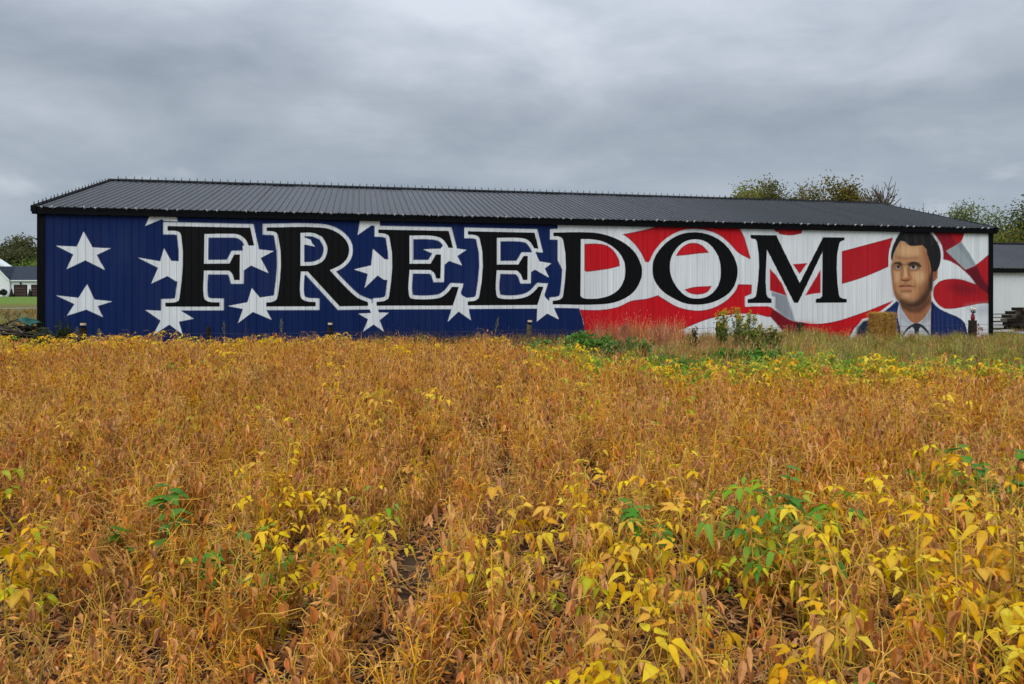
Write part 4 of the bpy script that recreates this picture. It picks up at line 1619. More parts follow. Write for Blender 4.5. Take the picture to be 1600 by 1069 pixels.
def hay_bale():
    px, n = 1378, -2.1
    t = (px - 800) / 1100.0
    ax, ay = A.x - n * ST, A.y + n * CT
    u = (t * ay - ax) / (CT - t * ST)
    p = local(u, n)
    sc = p.y / 1100.0
    w, d = 31.5 * sc, 0.62
    z_top = EYE + (456 - 489.5) * sc
    # a low pallet carries the bale
    pal = thing('pallet', (p.x, p.y, p.z), TH, 'pale wooden pallet under the upright straw bale', 'pallet')
    for k in range(3):
        mb = MB()
        mb.box(-0.52, 0.52, -0.40 + k * 0.36, -0.31 + k * 0.36, 0.0, 0.09)
        mb.build('runner', M['wood'], pal)
    for k in range(6):
        mb = MB()
        mb.box(-0.52 + k * 0.178, -0.52 + k * 0.178 + 0.13, -0.43, 0.43, 0.092, 0.115)
        mb.build('board', M['wood'], pal)
    z0 = p.z + 0.116
    h = z_top - z0
    b = thing('straw_bale', (p.x, p.y, z0), TH, 'upright straw bale standing before the portrait shoulder', 'straw bale')
    rs = np.random.default_rng(5)
    nx, nz_ = 16, 20
    body = MB()
    # rounded, uneven block
    ring = []
    for k in range(48):
        an = 2 * math.pi * k / 48
        c, s = math.cos(an), math.sin(an)
        e = 0.28
        ring.append((abs(c) ** e * math.copysign(w / 2, c), abs(s) ** e * math.copysign(d / 2, s)))
    vs, fs, cs = [], [], []
    lv = [0, 0.02, 0.08, 0.16, 0.24, 0.32, 0.4, 0.48, 0.56, 0.64, 0.72, 0.8, 0.88, 0.94, 0.98, 1.0]
    for k, f in enumerate(lv):
        sh = 1.0 - (0.10 if f in (0, 1.0) else 0.02 if f in (0.02, 0.98) else 0)
        for (x, y) in ring:
            j = rs.normal() * 0.005
            g = 1 - 0.05 * (abs(x) < 0.03) * (1 if y < 0 else 0)
            vs.append((x * sh + j, (y * sh) * g + rs.normal() * 0.006, f * h + rs.normal() * 0.004))
            cs.append(tuple(np.array(srgb(168, 124, 58)) * rs.uniform(0.45, 1.15)))
    m = len(ring)
    for k in range(len(lv) - 1):
        for i in range(m):
            fs.append((k * m + i, k * m + (i + 1) % m, (k + 1) * m + (i + 1) % m, (k + 1) * m + i))
    fs.append(tuple((len(lv) - 1) * m + i for i in range(m)))
    fs.append(tuple(range(m))[::-1])
    body.add(vs, fs, cs)
    body.build('bale_body', M['straw'], b)
    st = MB()
    for k in range(5200):
        side = rs.integers(0, 5)
        if side <= 1:
            q = np.array([rs.uniform(-w / 2, w / 2), -d / 2, rs.uniform(0.02, h)])
            nrm = np.array([0, -1, 0])
        elif side == 2:
            q = np.array([-w / 2, rs.uniform(-d / 2, d / 2), rs.uniform(0.02, h)])
            nrm = np.array([-1, 0, 0])
        elif side == 3:
            q = np.array([w / 2, rs.uniform(-d / 2, d / 2), rs.uniform(0.02, h)])
            nrm = np.array([1, 0, 0])
        else:
            q = np.array([rs.uniform(-w / 2, w / 2), rs.uniform(-d / 2, d / 2), h])
            nrm = np.array([0, 0, 1])
        dr = unit(nrm * rs.uniform(0.1, 0.7) + rs.normal(size=3) * 0.6)
        L = rs.uniform(0.05, 0.13)
        e = np.cross(dr, rs.normal(size=3))
        e = unit(e) * 0.005
        c = np.array(srgb(206, 164, 86)) * rs.uniform(0.5, 1.15)
        q = q - nrm * 0.01
        st.add([q - e, q + e, q + dr * L], [(0, 1, 2)], tuple(np.clip(c, 0, .8)))
    o = st.build('loose_straw', M['straw'], b)
    tag(o, kind='stuff')
    for x in (-w * 0.18, w * 0.2):
        tw = MB()
        tw.tube([(x, -d / 2 - 0.02, 0.0), (x, -d / 2 - 0.022, h * 0.5), (x, -d / 2 - 0.02, h - 0.02), (x, -d / 2 + 0.05, h + 0.012), (x, d / 2, h + 0.01)], 0.006, 0.006, 4)
        tw.build('twine', M['darkwood'], b)


hay_bale()


def oddments():
    # light blue plastic sled-like sheet lying in the grass at the barn's right corner
    c = local(LEN + 0.3, -1.6)
    o = thing('plastic_sheet', (c.x - 0.25, c.y, c.z + 0.22), TH, 'light blue plastic sheet lying in the grass at the right barn corner', 'plastic sheet')
    mb = MB()
    rs = np.random.default_rng(8)
    nx, ny = 14, 8
    vs, fs = [], []
    for i in range(nx):
        for j in range(ny):
            x = -0.5 + i / (nx - 1)
            y = -0.35 + 0.7 * j / (ny - 1)
            vs.append((x, y, 0.10 * math.exp(-((x + .2) ** 2) * 9) + 0.025 * math.sin(x * 17 + y * 9) + 0.02 * rs.random()))
    for i in range(nx - 1):
        for j in range(ny - 1):
            fs.append((i * ny + j, (i + 1) * ny + j, (i + 1) * ny + j + 1, i * ny + j + 1))
    mb.add(vs, fs, (1, 1, 1))
    mb.build('blue_sheet', M['tarp_blue'], o)
    mb = MB()
    mb.box(0.52, 1.35, -0.2, 0.15, 0.02, 0.06)
    mb.build('white_board', M['white_wall'], o)
    # white-and-grey rail trailer side before the shed
    c = local(LEN + 0.9, 1.0)
    r = thing('rail_fence', (c.x, c.y, c.z), TH, 'low horizontal rail fence before the white shed', 'rail fence')
    for k, (zz, t_) in enumerate(((0.95, .02), (0.80, .02), (0.62, .035), (0.45, .05), (0.30, .05))):
        mb = MB()
        mb.box(0, 6.0, -0.02, 0.02, zz - t_, zz + t_)
        mb.build('rail', M['white_wall'] if k in (3,) else M['wood'], r)
    for x in (0.0, 2.6, 5.9):
        mb = MB()
        mb.box(x, x + 0.1, 0.021, 0.12, -0.1, 1.05)
        mb.build('post', M['wood'], r)
    # stack of weathered beams at the right edge of the picture
    c = local(LEN + 0.88, -0.6)
    r = thing('timber_stack', (c.x, c.y, c.z), TH, 'tall stack of dark weathered timbers at the right edge', 'timber stack')
    rs = random.Random(4)
    z = 0.0
    for lay in range(8):
        h = rs.uniform(0.13, 0.18)
        for k in range(3):
            mb = MB()
            x0 = rs.uniform(-0.12, 0.1)
            if lay > 5:
                x0 += 0.2 * (lay - 5)
            mb.box(x0, x0 + 2.4, k * 0.32, k * 0.32 + 0.27, z + 0.004, z + h)
            b = mb.build('timber', M['wood'] if rs.random() < .3 else M['darkwood'], r)
            b.rotation_euler = (0, 0, rs.uniform(-0.03, 0.03))
        z += h + 0.012
    # low board pile between the stack and the barn
    c = local(LEN + 0.20, -0.5)
    r = thing('board_pile', (c.x, c.y, c.z), TH, 'low pile of grey boards between barn corner and timber stack', 'board pile')
    z = 0
    for lay in range(4):
        for k in range(3):
            mb = MB()
            x0 = rs.uniform(-0.08, 0.08)
            mb.box(x0, x0 + rs.uniform(0.36, 0.46), k * 0.2, k * 0.2 + 0.16, z + 0.003, z + 0.06)
            b = mb.build('board', M['wood'], r)
            b.rotation_euler = (0, 0, rs.uniform(-0.06, 0.06))
        z += 0.064
    mb = MB()
    mb.box(0.08, 0.40, 0.0, 0.3, z + 0.003, z + 0.09)
    b = mb.build('board', M['white_wall'], r)
    tag(b, 'short white painted board on top of the pile')
    # timber and brush pile at the left edge
    cx, cy = at(24, 21.0), 21.0
    r = thing('brush_pile', (cx, cy, float(gz(cx, cy))), 0, 'heap of old boards and branches left of the barn corner', 'brush pile')
    for k in range(64):
        mb = MB()
        L = rs.uniform(0.5, 1.4)
        zz = rs.uniform(0.05, 0.98)
        wd = 1.25 - zz * 0.5
        x = rs.uniform(-wd, wd) * 0.55
        y = rs.uniform(-0.5, 0.5) * (1 - zz * 0.6)
        a = rs.uniform(-0.9, 0.9) + (math.pi if rs.random() < .5 else 0)
        e = rs.uniform(-0.42, 0.42)
        Mx = Matrix.Translation((x, y, zz)) @ Matrix.Rotation(a, 4, 'Z') @ Matrix.Rotation(e, 4, 'Y')
        if rs.random() < 0.6:
            mb.box(-L / 2, L / 2, -0.06, 0.06, -0.015, 0.02, (1, 1, 1), Mx)
            mb.build('board', M['wood'] if rs.random() < .35 else M['darkwood'], r)
        else:
            mb.tube([Mx @ Vector((-L / 2, 0, 0)), Mx @ Vector((0, rs.uniform(-.08, .08), rs.uniform(-.05, .08))), Mx @ Vector((L / 2, rs.uniform(-.1, .1), 0))], 0.03, 0.015, 5)
            mb.build('branch', M['bark'], r)
    tp = thing('green_tarp', (cx, cy, float(gz(cx, cy)) + 1.02), 0, 'crumpled dark green tarp draped over the brush heap', 'tarp')
    mb = MB()
    nx, ny = 26, 12
    vs, fs = [], []
    for i in range(nx):
        for j in range(ny):
            x = 0.05 + 0.62 * i / (nx - 1)
            y = -0.30 + 0.6 * j / (ny - 1)
            zz = 0.10 * vnoise(x * 4 + 3, y * 4 + 8, 3) + 0.06 * vnoise(x * 11, y * 11, 6) - 0.9 * y * y - 0.10 * x * x
            zz += 0.12 * math.exp(-((x - 0.32) / 0.14) ** 2)
            vs.append((x, y, float(zz) - 0.02))
    for i in range(nx - 1):
        for j in range(ny - 1):
            fs.append((i * ny + j, (i + 1) * ny + j, (i + 1) * ny + j + 1, i * ny + j + 1))
    mb.add(vs, fs, (1, 1, 1))
    mb.build('tarp_sheet', M['tarp_green'], tp, True)


oddments()

#@@CROP@@
# ------------------------------------------------------------------ plants of the bean field
def rnd_col(base, v=0.15, rs=random):
    k = 1 + rs.uniform(-v, v)
    t = rs.uniform(-v, v) * 0.22
    return tuple(max(0.004, min(0.9, c)) for c in (base[0] * k * (1 + t), base[1] * k, base[2] * k * (1 - t)))


OCHRE = srgb(240, 188, 78)
OLIVE = srgb(222, 190, 66)
POD = srgb(226, 162, 76)
POD2 = srgb(200, 132, 66)
DEAD = srgb(202, 136, 76)
DEAD2 = srgb(168, 108, 62)
PALE = srgb(234, 176, 108)
YEL = srgb(255, 206, 28)
YEL2 = srgb(250, 184, 32)
LIME = srgb(188, 194, 42)
GREEN = srgb(126, 172, 44)
DGREEN = srgb(90, 144, 44)


def leaflet(mb, o, d, n, L, W, droop, fold, col, tipcol=None):
    """one pointed oval leaflet, folded along its rib and bent down towards the tip"""
    o, d, n = Vector(o), Vector(d).normalized(), Vector(n)
    s = d.cross(n)
    s = s.normalized() if s.length > 1e-6 else d.orthogonal().normalized()
    n = s.cross(d).normalized()
    mid, lf, rt = [], [], []
    for (t, w) in ((0.0, 0.0), (0.14, 0.68), (0.36, 1.0), (0.68, 0.66), (1.0, 0.0)):
        c = o + d * (L * t) - Vector((0, 0, 1)) * (droop * L * t * t)
        w *= random.uniform(.82, 1.15)
        c = c + n * (random.uniform(-.05, .05) * L)
        mid.append(c)
        lf.append(c + s * (W * 0.5 * w) + n * (fold * W * w * 0.5))
        rt.append(c - s * (W * 0.5 * w) + n * (fold * W * w * 0.5))
    vs = mid + lf[1:4] + rt[1:4]
    fs = [(0, 1, 5), (5, 1, 2, 6), (6, 2, 3, 7), (7, 3, 4), (0, 8, 1), (8, 9, 2, 1), (9, 10, 3, 2), (10, 4, 3)]
    tc = tipcol or col
    rib = tuple(min(0.9, c * 1.12) for c in col)
    mb.add(vs, fs, [rib, rib, rib, rib, tc, col, col, tc, col, col, tc])


def trifoliate(mb, rs, L, col, petiole=True, plen=0.12, droop=0.5):
    """a bean leaf with its stalk; stalk foot at the origin, leaf pointing along +X and up"""
    p0 = Vector((0, 0, 0))
    p1 = Vector((plen * 0.75, rs.uniform(-.01, .01), plen * 0.75))
    p2 = Vector((plen * 1.1, rs.uniform(-.02, .02), plen * 0.85))
    if petiole:
        mb.tube([p0, p1 * 0.6, p1, p2], 0.0022, 0.0014, 3, rnd_col(OLIVE, .15, rs), False)
    for k, a in enumerate((0.0, 1.25, -1.25)):
        a += rs.uniform(-.25, .25)
        d = Vector((math.cos(a), math.sin(a), rs.uniform(-0.55, 0.15)))
        l = L * (1.08 if k == 0 else 0.9) * rs.uniform(.85, 1.1)
        c = rnd_col(col, 0.12, rs)
        tip = tuple(c[i] * 0.7 + (DEAD[i]) * 0.3 for i in range(3)) if rs.random() < .35 else c
        leaflet(mb, p2 + Vector((0, 0, 0.0)) + d * 0.012, d, (0, 0, 1), l, l * rs.uniform(.52, .66), droop * rs.uniform(.5, 1.6), rs.uniform(.1, .5), c, tip)


def stem_line(rs, h, lean):
    pts = [Vector((0, 0, -0.03))]
    a = rs.uniform(0, 6.28)
    d = Vector((math.cos(a) * lean, math.sin(a) * lean, 1))
    p = Vector((0, 0, -0.03))
    n = 5
    for k in range(n):
        d = (d + Vector((rs.uniform(-.12, .12), rs.uniform(-.12, .12), 0))).normalized()
        p = p + d * (h / n)
        pts.append(p.copy())
    return pts


def along(pts, t):
    f = t * (len(pts) - 1)
    i = min(int(f), len(pts) - 2)
    return pts[i].lerp(pts[i + 1], f - i)


def pod(mb, o, d, L, col):
    o, d = Vector(o), Vector(d).normalized()
    s = d.orthogonal().normalized()
    n = d.cross(s)
    w = L * 0.12
    m = o + d * L * 0.5
    vs = [o, m + s * w, m + n * w * 0.6, m - s * w, m - n * w * 0.6, o + d * L - Vector((0, 0, L * .06))]
    mb.add(vs, [(0, 2, 1), (0, 3, 2), (0, 4, 3), (0, 1, 4), (5, 1, 2), (5, 2, 3), (5, 3, 4), (5, 4, 1)], col)


def bean_skeleton(rs, stem, pods, h, nst, scol, pcol, pod_n=1.0, lean=0.16):
    """stems, side branches and pod clusters; returns the spots where leaves sit"""
    spots = []
    for s in range(nst):
        hh = h * rs.uniform(.78, 1.05)
        pts = stem_line(rs, hh, lean * rs.uniform(.3, 1.6))
        c = rnd_col(scol, .16, rs)
        stem.tube(pts, 0.0050, 0.0026, 3, tuple(q * .75 for q in c), False, c)
        lines = [(pts, hh)]
        for b in range(rs.randint(1, 3)):
            t0 = rs.uniform(.08, .4)
            o = along(pts, t0)
            a = rs.uniform(0, 6.28)
            bl = hh * rs.uniform(.35, .65)
            e = o + Vector((math.cos(a) * bl * .4, math.sin(a) * bl * .4, bl * .85))
            mid = o.lerp(e, .5) + Vector((math.cos(a), math.sin(a), 0)) * bl * .07
            stem.tube([o, mid, e], 0.0032, 0.0016, 3, c, False)
            lines.append(([o, mid, e], bl))
        for (ln, ll) in lines:
            n = int(ll / 0.042)
            for k in range(n):
                t = 0.22 + .78 * (k + rs.random()) / n
                o = along(ln, min(t, .995))
                spots.append((o, t))
                for q in range(rs.randint(1, 3) if rs.random() < pod_n else 0):
                    a = rs.uniform(0, 6.28)
                    d = Vector((math.cos(a), math.sin(a), rs.uniform(-1.3, .35)))
                    pod(pods, o, d, rs.uniform(.034, .052), rnd_col(pcol if rs.random() < .7 else POD2, .2, rs))
    return spots


def dry_leaf(mb, rs, o, stalk=True):
    """a withered leaf hanging limp from its stalk"""
    a = rs.uniform(0, 6.28)
    u = Vector((math.cos(a), math.sin(a), 0))
    pl = rs.uniform(.03, .13)
    p = Vector(o) + u * pl * .7 + Vector((0, 0, pl * rs.uniform(.1, .9)))
    if stalk:
        mb.tube([o, (Vector(o) + p) * .5 + Vector((0, 0, .012)), p], 0.0016, 0.0011, 3, rnd_col(OCHRE, .2, rs), False)
    for k in range(rs.choice((1, 2, 3))):
        b = a + rs.uniform(-.9, .9)
        d = Vector((math.cos(b) * rs.uniform(.1, .6), math.sin(b) * rs.uniform(.1, .6), -1))
        L = rs.uniform(.036, .080)
        base = rs.choice((DEAD, DEAD, DEAD2, PALE))
        leaflet(mb, p, d, u, L, L * rs.uniform(.22, .42), rs.uniform(-.1, .1), rs.uniform(.5, 1.5), rnd_col(base, .2, rs))


def dry_parts(seed, h=None):
    rs = random.Random(seed)
    st, pd, lf = MB(), MB(), MB()
    h = h or rs.uniform(.44, .62)
    ochre = seed % 2 == 0
    lf_p = .30 if ochre else .80
    sp = bean_skeleton(rs, st, pd, h, rs.randint(2, 3) if ochre else rs.randint(1, 2), OLIVE if seed % 4 == 0 else OCHRE, POD, .8 if ochre else .6)
    for (o, t) in sp:
        if rs.random() < lf_p:
            dry_leaf(lf, rs, o)
    for k in range(9 if ochre else 5):      # bare leaf stalks
        o, t = rs.choice(sp)
        a = rs.uniform(0, 6.28)
        L = rs.uniform(.1, .2)
        u = Vector((math.cos(a), math.sin(a), 0))
        st.tube([o, o + u * L * .5 + Vector((0, 0, L * .6)), o + u * L + Vector((0, 0, L * .55))], .0016, .0011, 3, rnd_col(OCHRE, .15, rs), False)
    return st, pd, lf, sp


def live_parts(seed, mixcol):
    rs = random.Random(seed)
    st, pd = MB(), MB()
    h = rs.uniform(.42, .58)
    sp = bean_skeleton(rs, st, pd, h, rs.randint(1, 2), OLIVE, mixcol, .6)
    return st, pd, sp, rs


def join(*mbs):
    j = MB()
    for m in mbs:
        j.add(m.v, m.f, m.c if m.c else (1, 1, 1))
    return j


# shapes shared by the plants
NDRY = 12
DRY = []
for s in range(NDRY):
    st, pd, lf, sp = dry_parts(100 + s)
    DRY.append((st.mesh('stem', M['crop']), pd.mesh('pods', M['crop']), lf.mesh('dry_leaves', M['crop']), join(st, pd, lf).mesh('dry_bean', M['crop'])))
LEAF_MB = {}
LEAF_ME = {}
for kind, cols in (('yellow', (YEL, YEL, YEL2, YEL, YEL2)), ('lime', (LIME, LIME, YEL, GREEN)), ('green', (GREEN, GREEN, DGREEN, LIME))):
    LEAF_MB[kind], LEAF_ME[kind] = [], []
    for s in range(11):
        rs = random.Random(s * 31 + len(kind))
        mb = MB()
        trifoliate(mb, rs, rs.uniform(.034, .060), rs.choice(cols), True, rs.uniform(.06, .13), rs.uniform(.3, .9))
        LEAF_MB[kind].append(mb)
        LEAF_ME[kind].append(mb.mesh('leaf', M['leaf'], True))


def leaf_mats(rs, sp, n):
    out = []
    top = sorted(sp, key=lambda q: -q[0].z)[:max(n + 2, int(len(sp) * .85))]
    for k in range(n):
        o, t = rs.choice(top)
        out.append(Matrix.Translation(o) @ Matrix.Rotation(rs.uniform(0, 6.28), 4, 'Z') @ Matrix.Rotation(rs.uniform(-.5, .35), 4, 'Y') @ Matrix.Scale(rs.uniform(.8, 1.25), 4))
    return out


LIVE = {}
for kind, pc, nl in (('yellow', srgb(206, 178, 70), 14), ('lime', srgb(160, 168, 66), 14), ('green', srgb(120, 144, 58), 15)):
    LIVE[kind] = []
    for s in range(6):
        st, pd, sp, rs = live_parts(300 + s + 10 * len(kind), pc)
        lm = leaf_mats(rs, sp, nl + rs.randint(-3, 3))
        pick = [rs.randrange(11) for _ in lm]
        full = join(st, pd)
        for m4, i in zip(lm, pick):
            src = LEAF_MB[kind][i] if rs.random() < .8 or kind == 'green' else LEAF_MB['yellow'][i]
            full.add([m4 @ Vector(v) for v in src.v], src.f, src.c)
        LIVE[kind].append((st.mesh('stem', M['crop']), pd.mesh('pods', M['crop']), lm, pick, full.mesh('live_bean', M['leaf'])))


def scatter(name, variants, P, rot, scl, idx):
    """one object that sets copies of the variant meshes on the points P"""
    coll = bpy.data.collections.new(name + '_shapes')
    for i, me in enumerate(variants):
        o = bpy.data.objects.new('%s_shape_%03d' % (name, i), me)
        coll.objects.link(o)
    n = len(P)
    me = bpy.data.meshes.new(name)
    me.vertices.add(n)
    me.vertices.foreach_set('co', np.ascontiguousarray(P, np.float32).ravel())
    for nm, ty, val in (('rot', 'FLOAT_VECTOR', rot), ('scl', 'FLOAT', scl), ('vid', 'INT', idx)):
        a = me.attributes.new(nm, ty, 'POINT')
        if ty == 'FLOAT_VECTOR':
            a.data.foreach_set('vector', np.ascontiguousarray(val, np.float32).ravel())
        elif ty == 'INT':
            a.data.foreach_set('value', np.ascontiguousarray(val, np.int32))
        else:
            a.data.foreach_set('value', np.ascontiguousarray(val, np.float32))
    me.update()
    ob = link(name, me)
    ng = bpy.data.node_groups.new(name + '_nodes', 'GeometryNodeTree')
    ng.interface.new_socket('Geometry', in_out='INPUT', socket_type='NodeSocketGeometry')
    ng.interface.new_socket('Geometry', in_out='OUTPUT', socket_type='NodeSocketGeometry')
    gi = ng.nodes.new('NodeGroupInput')
    go = ng.nodes.new('NodeGroupOutput')
    ip = ng.nodes.new('GeometryNodeInstanceOnPoints')
    ci = ng.nodes.new('GeometryNodeCollectionInfo')
    ci.inputs['Collection'].default_value = coll
    ci.inputs['Separate Children'].default_value = True
    ci.inputs['Reset Children'].default_value = True
    ip.inputs['Pick Instance'].default_value = True

    def attr(nm, ty):
        a = ng.nodes.new('GeometryNodeInputNamedAttribute')
        a.data_type = ty
        a.inputs['Name'].default_value = nm
        return a.outputs['Attribute']
    er = ng.nodes.new('FunctionNodeEulerToRotation')
    L = ng.links
    L.new(attr('rot', 'FLOAT_VECTOR'), er.inputs[0])
    L.new(er.outputs[0], ip.inputs['Rotation'])
    L.new(attr('scl', 'FLOAT'), ip.inputs['Scale'])
    L.new(attr('vid', 'INT'), ip.inputs['Instance Index'])
    L.new(gi.outputs[0], ip.inputs['Points'])
    L.new(ci.outputs[0], ip.inputs['Instance'])
    L.new(ip.outputs[0], go.inputs[0])
    md = ob.modifiers.new('scatter', 'NODES')
    md.node_group = ng
    return ob


# patches of plants that have kept their leaves (X, Y, radius, strength, kind)
YPATCH = [(-1.80, 2.95, .42, .9), (-1.08, 3.35, .32, .9), (-.95, 4.15, .42, .9), (-.8, 3.9, .3, .8), (-.75, 3.7, .2, .6), (.08, 3.75, .34, .75), (.45, 3.5, .25, .6), (.85, 3.6, .45, .95), (1.15, 3.5, .45, .95),
          (1.5, 3.9, .4, .7), (.85, 3.05, .3, .8), (.95, 2.55, .25, .8), (1.38, 2.35, .35, .8), (1.25, 2.75, .3, .6), (1.85, 2.7, .35, .85), (2.25, 4.2, .35, .6), (2.05, 3.2, .35, .75), (.31, 2.2, .2, .8),
          (-2.35, 3.35, .25, .8), (-1.62, 2.35, .2, .8), (-.84, 2.4, .22, .55), (-1.75, 4.5, .22, .55), (1.0, 4.3, .4, .5), (2.9, 3.9, .4, .5), (-.1, 3.2, .2, .35), (1.7, 2.35, .3, .7), (.2, 4.3, .4, .4)]
LPATCH = [(-1.75, 3.05, .3, .4), (-1.0, 3.45, .25, .4), (-.9, 4.05, .35, .5), (.2, 3.7, .3, .3), (1.15, 3.75, .4, .8), (1.3, 3.45, .35, .7), (.72, 3.75, .35, .7), (.9, 3.2, .3, .6), (-.95, 4.25, .3, .4), (3.2, 4.6, .5, .6)]


def patch(x, y, L):
    b = np.zeros_like(x)
    for (px, py, r, s) in L:
        b = np.maximum(b, s * (1 - smooth((np.hypot(x - px, y - py) / r - .55) / .55)))
    return b


def sow():
    rs = np.random.default_rng(11)
    # rows run away from the camera, slightly askew
    pts = []
    for row in np.arange(-34, 30, 0.36):
        y = np.arange(1.45, 18.6, 0.072)
        y = y + rs.uniform(-.05, .05, len(y))
        x = row + 0.05 * y + 0.05 * np.sin(y * 1.7 + row * 9) + rs.normal(size=len(y)) * 0.050
        pts.append(np.stack([x, y], -1))
    P = np.concatenate(pts)
    x, y = P[:, 0], P[:, 1]
    keep = (np.abs(x) < y * 0.745 + 2.4) & (y < field_edge(x) + rs.normal(size=len(x)) * .18)
    keep &= rs.random(len(x)) > bare(x, y) * 0.93
    # thinner stand near the camera, with gaps
    thin = np.where(y < 4.6, 0.08 * smooth((4.9 - y) / 1.2), 0) + 0.30 * smooth((vnoise(x * .9 + 40, y * .9, 21) - .55) / .25) * (y < 7)
    keep &= rs.random(len(x)) > thin
    keep &= (y > 1.75)
    P = P[keep]
    x, y = P[:, 0], P[:, 1]
    n = len(P)
    fe = field_edge(x) - y
    yel = patch(x, y, YPATCH) * np.where(y < 3.0, .42, .78)
    lim = patch(x, y, LPATCH)
    # along the far edge the beans are still yellow and green
    right = smooth((x - 0.2) / 1.2)
    edge_y = right * (1 - smooth((fe - 1.3) / 1.0)) * .7 + (1 - right) * (1 - smooth((fe - 2.4) / 2.0)) * np.where(x < -8.6, .55, .04 + .16 * (vnoise(x * .5, y * .7, 31) > .62))
    edge_g = right * (1 - smooth((fe - 0.9) / .8)) * .95 + (1 - right) * (x < -10.2) * (1 - smooth((fe - 1.5) / 1.5)) * .6
    mid_y = 0.18 * smooth((vnoise(x * .42 + 9, y * .8, 41) - .62) / .15) * smooth((y - 9.5) / 2) * (1 - right)
    scatter_y = 0.008 + 0.012 * (y < 5)
    r = rs.random(n)
    kind = np.zeros(n, int)
    py = np.clip(np.maximum.reduce([yel, edge_y, mid_y, np.full(n, 0.0) + scatter_y]), 0, .95)
    kind[r < py] = 1
    r2 = rs.random(n)
    kind[(r2 < np.clip(np.maximum(lim * .16, edge_g * .95) + .006, 0, .9))] = 2
    kind[(rs.random(n) < np.clip(np.maximum(edge_g * .85, lim * .16), 0, .9))] = 3
    scl = rs.uniform(.76, 1.10, n) * (0.84 + 0.34 * vnoise(x * 1.3, y * 1.3, 51))
    scl = np.where((kind > 0), scl * 1.10, scl)
    scl = np.where(right * (fe < 1.6) > .5, np.maximum(scl, .9) * 1.12, scl)
    scl = np.where(y < 2.6, scl * .88, scl)
    scl = scl * (1 + .10 * smooth((y - 11) / 4))
    rot = np.stack([rs.normal(size=n) * .10, rs.normal(size=n) * .10, rs.uniform(0, 6.283, n)], -1)
    z = gz(x, y)
    P3 = np.stack([x, y, z], -1)
    var = rs.integers(0, 1000, n)
    # stripes and patches of stemmy ochre and leafy russet plants
    och = rs.random(n) < np.clip(.42 + 1.6 * (vnoise(x * 1.1, y * .55, 61) - .5) + .12 * (y < 4.5), .08, .92)
    var = np.where(och, (var // 2) * 2, (var // 2) * 2 + 1)
    # the 300 that show largest stand as plants of their own
    vis = np.abs(x) < (y - 0.1) * 0.727 + 0.02
    order = np.argsort(np.where(vis, y + np.where(kind > 0, -0.6, 0.0), 999))
    own = order[:300]
    rest = np.setdiff1d(np.arange(n), own)
    names = {0: 'soybean_plant', 1: 'yellow_soybean_plant', 2: 'yellow_green_soybean_plant', 3: 'green_soybean_plant'}
    labs = {0: 'dry brown soybean plant hung with pods in the %s of the field',
            1: 'soybean plant still carrying bright yellow leaves in the %s',
            2: 'soybean plant with yellow green leaves in the %s',
            3: 'soybean plant with green leaves in the %s'}
    grp = {0: 'dry soybean plants nearest the camera', 1: 'yellow leaved soybean plants nearest the camera', 2: 'yellow green soybean plants nearest the camera', 3: 'green soybean plants nearest the camera'}
    KN = {1: 'yellow', 2: 'lime', 3: 'green'}
    for i in own:
        k = int(kind[i])
        root = bpy.data.objects.new(names[k], None)
        COL.objects.link(root)
        root.location = P3[i]
        root.rotation_euler = rot[i]
        root.scale = (scl[i],) * 3
        sx = x[i] / y[i]
        place = ('bottom left', 'bottom middle', 'bottom right')[0 if sx < -.24 else 1 if sx < .24 else 2] if y[i] < 2.75 else ('left foreground', 'middle foreground', 'right foreground')[0 if sx < -.24 else 1 if sx < .24 else 2]
        tag(root, labs[k] % place, 'soybean plant', grp[k] + ', ' + place)
        if k == 0:
            st, pd, lf, _ = DRY[var[i] % NDRY]
            link('stem', st, root)
            link('pods', pd, root)['kind'] = 'stuff'
            link('dry_leaves', lf, root)['kind'] = 'stuff'
        else:
            st, pd, lm, pick, _ = LIVE[KN[k]][var[i] % 6]
            link('stem', st, root)
            link('pods', pd, root)['kind'] = 'stuff'
            for m4, q in zip(lm, pick):
                o = link('leaf', LEAF_ME[KN[k]][q], root)
                o.matrix_local = m4
    shapes = [d[3] for d in DRY] + [d[4] for d in LIVE['yellow']] + [d[4] for d in LIVE['lime']] + [d[4] for d in LIVE['green']]
    off = np.array([0, NDRY, NDRY + 6, NDRY + 12])
    cnt = np.array([NDRY, 6, 6, 6])
    kr = kind[rest]
    ob = scatter('soybean_crop', shapes, P3[rest], rot[rest], scl[rest], off[kr] + var[rest] % cnt[kr])
    tag(ob, 'ripe brown soybean crop filling the field up to the barn', 'soybean crop', None, 'stuff')
    print('beans', n, 'own', len(own))


sow()


